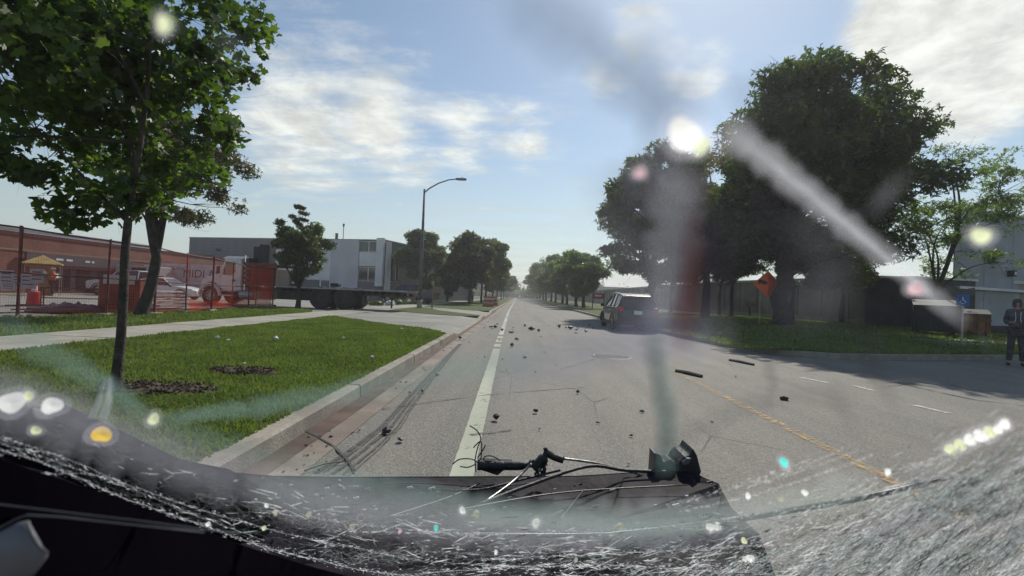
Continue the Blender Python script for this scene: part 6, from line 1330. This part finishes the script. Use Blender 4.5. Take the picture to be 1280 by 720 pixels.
for m_, n_w, wsc, lsc in ((SG, 1500, .7, 1.3), (SPU, 600, .7, 1.3), (SDK, 900, .7, 1.8), (SWH, 5200, .46, 1.35)):
    mb = MB(); cnt = 0
    while cnt < n_w:
        px = g.uniform(0, 1290) if g.random() < (.5 if m_ is SWH else .15) else 1290 - abs(g.gauss(0, 260)); u_ = interp(UPL, px); py = u_ + g.uniform(-12, 745 - u_); d = dens(px, py)
        if px < 0 or py > 745 or g.random() > d ** 1.3 + (.05 if px > 850 else .012) or py > interp(LOW, px): continue
        an_ = R(ang_at(px, py)); al_ = px * math.cos(an_) + py * math.sin(an_); ac_ = -px * math.sin(an_) + py * math.cos(an_)
        cl_ = .5 + 1.1 * mnoise.noise(Vector((al_ * .006, ac_ * .045, 3.3 + wsc * 4))) + .35 * mnoise.noise(Vector((px * .03, py * .03, 9)))
        if g.random() > max(0, cl_) ** (2.2 if m_ is SWH else 1.2) * 1.5: continue
        splinter(mb, px, py, (3 + 22 * g.random() ** 3) * lsc, (.7 + 1.6 * g.random() ** 2) * wsc, ang_at(px, py) + g.gauss(0, 14), g.uniform(0, .002)); cnt += 1
    mb.build('glass_splinters', m_, ws_, kind='stuff')
mb = MB()
for pts, w in FLP:                              # sparkle along every fracture line
    for a, b in zip(pts, pts[1:]):
        L = math.hypot(b[0] - a[0], b[1] - a[1])
        for _ in range(int(L * .3 * w)):
            f = g.random(); splinter(mb, a[0] + (b[0] - a[0]) * f, a[1] + (b[1] - a[1]) * f + g.gauss(0, w * .8), 1.2 + 7 * g.random() ** 3, .3 + .55 * g.random() ** 2, math.degrees(math.atan2(b[1] - a[1], b[0] - a[0])) + g.gauss(0, 12), .001)
mb.build('glass_crumbs', SWH, ws_, kind='stuff')
# bright discs painted as sun glints, the largest also the pulverised point of impact
def glint(px, py, rpx, m, sq=1.0):
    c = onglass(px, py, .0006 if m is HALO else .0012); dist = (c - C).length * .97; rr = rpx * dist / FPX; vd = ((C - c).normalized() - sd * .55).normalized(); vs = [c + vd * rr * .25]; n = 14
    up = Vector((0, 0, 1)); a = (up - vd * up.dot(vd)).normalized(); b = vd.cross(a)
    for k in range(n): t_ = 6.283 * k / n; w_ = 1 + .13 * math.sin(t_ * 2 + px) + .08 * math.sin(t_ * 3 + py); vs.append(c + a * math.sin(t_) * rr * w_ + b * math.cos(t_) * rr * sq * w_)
    MB().add(vs, [(0, 1 + k, 1 + (k + 1) % n) for k in range(n)]).build('glint_disc', m, ws_)
HALO = bpy.data.materials.new('glint_halo'); HALO.use_nodes = True; t = NT(HALO.node_tree); t.n.remove(t.n['Principled BSDF']); b = t.new('ShaderNodeBsdfTranslucent'); b.inputs[0].default_value = (.85, .80, .92, 1)  # faint glow round each glint, painted as a larger disc
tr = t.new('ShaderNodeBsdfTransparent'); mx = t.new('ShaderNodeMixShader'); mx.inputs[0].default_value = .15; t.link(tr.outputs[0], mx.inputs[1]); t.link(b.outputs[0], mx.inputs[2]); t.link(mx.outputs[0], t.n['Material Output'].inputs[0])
BW = splinter_glint_mat('glint_white', (1, 1, .98)); BDM = splinter_glint_mat('glint_dim', (.5, .5, .38)); BO = splinter_glint_mat('glint_amber', (1, .68, .12)); BC = splinter_glint_mat('glint_cyan', (.15, .85, .8)); BY = splinter_glint_mat('glint_cream', (.8, .85, .55)); BPK = splinter_glint_mat('glint_pink', (.8, .55, .6))
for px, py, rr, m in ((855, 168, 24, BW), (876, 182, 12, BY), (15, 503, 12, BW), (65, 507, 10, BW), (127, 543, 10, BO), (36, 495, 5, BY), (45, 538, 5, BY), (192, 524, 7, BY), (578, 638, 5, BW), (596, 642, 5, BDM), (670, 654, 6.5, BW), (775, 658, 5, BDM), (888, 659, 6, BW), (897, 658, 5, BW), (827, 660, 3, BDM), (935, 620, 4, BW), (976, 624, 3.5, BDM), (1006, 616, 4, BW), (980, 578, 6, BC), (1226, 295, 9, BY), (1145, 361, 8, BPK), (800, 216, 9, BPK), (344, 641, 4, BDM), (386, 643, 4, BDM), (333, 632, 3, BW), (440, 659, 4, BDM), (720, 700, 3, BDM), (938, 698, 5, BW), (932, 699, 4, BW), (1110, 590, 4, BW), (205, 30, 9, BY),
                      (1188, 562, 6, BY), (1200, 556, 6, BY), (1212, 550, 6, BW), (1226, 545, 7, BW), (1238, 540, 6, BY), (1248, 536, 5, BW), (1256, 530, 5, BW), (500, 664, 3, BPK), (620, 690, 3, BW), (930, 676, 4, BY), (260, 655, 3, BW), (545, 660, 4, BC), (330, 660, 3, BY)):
    if rr >= 5 and m not in (BDM,): glint(px, py, rr * 1.4, HALO, .9)
    glint(px, py, rr * .85, m, .85)

# ------------------------------------------------------------------ air: one closed box of thin haze round everything, added to lift dark tones
hb = MB().b2((-1400, -50, -1.2), (1400, 2900, 45)).build('added_haze', MATS.get('x') or bpy.data.materials.new('added_haze'), kind='stuff'); hm = hb.data.materials[0]; hm.use_nodes = True; t = NT(hm.node_tree); t.n.remove(t.n['Principled BSDF'])
pv_ = t.new('ShaderNodeVolumePrincipled'); pv_.inputs['Color'].default_value = (.95, .92, .96, 1); pv_.inputs['Density'].default_value = .0011; pv_.inputs['Anisotropy'].default_value = .35; t.link(pv_.outputs[0], t.n['Material Output'].inputs['Volume'])
hb['label'] = 'thin haze over the whole street, added to lift the dark tones'
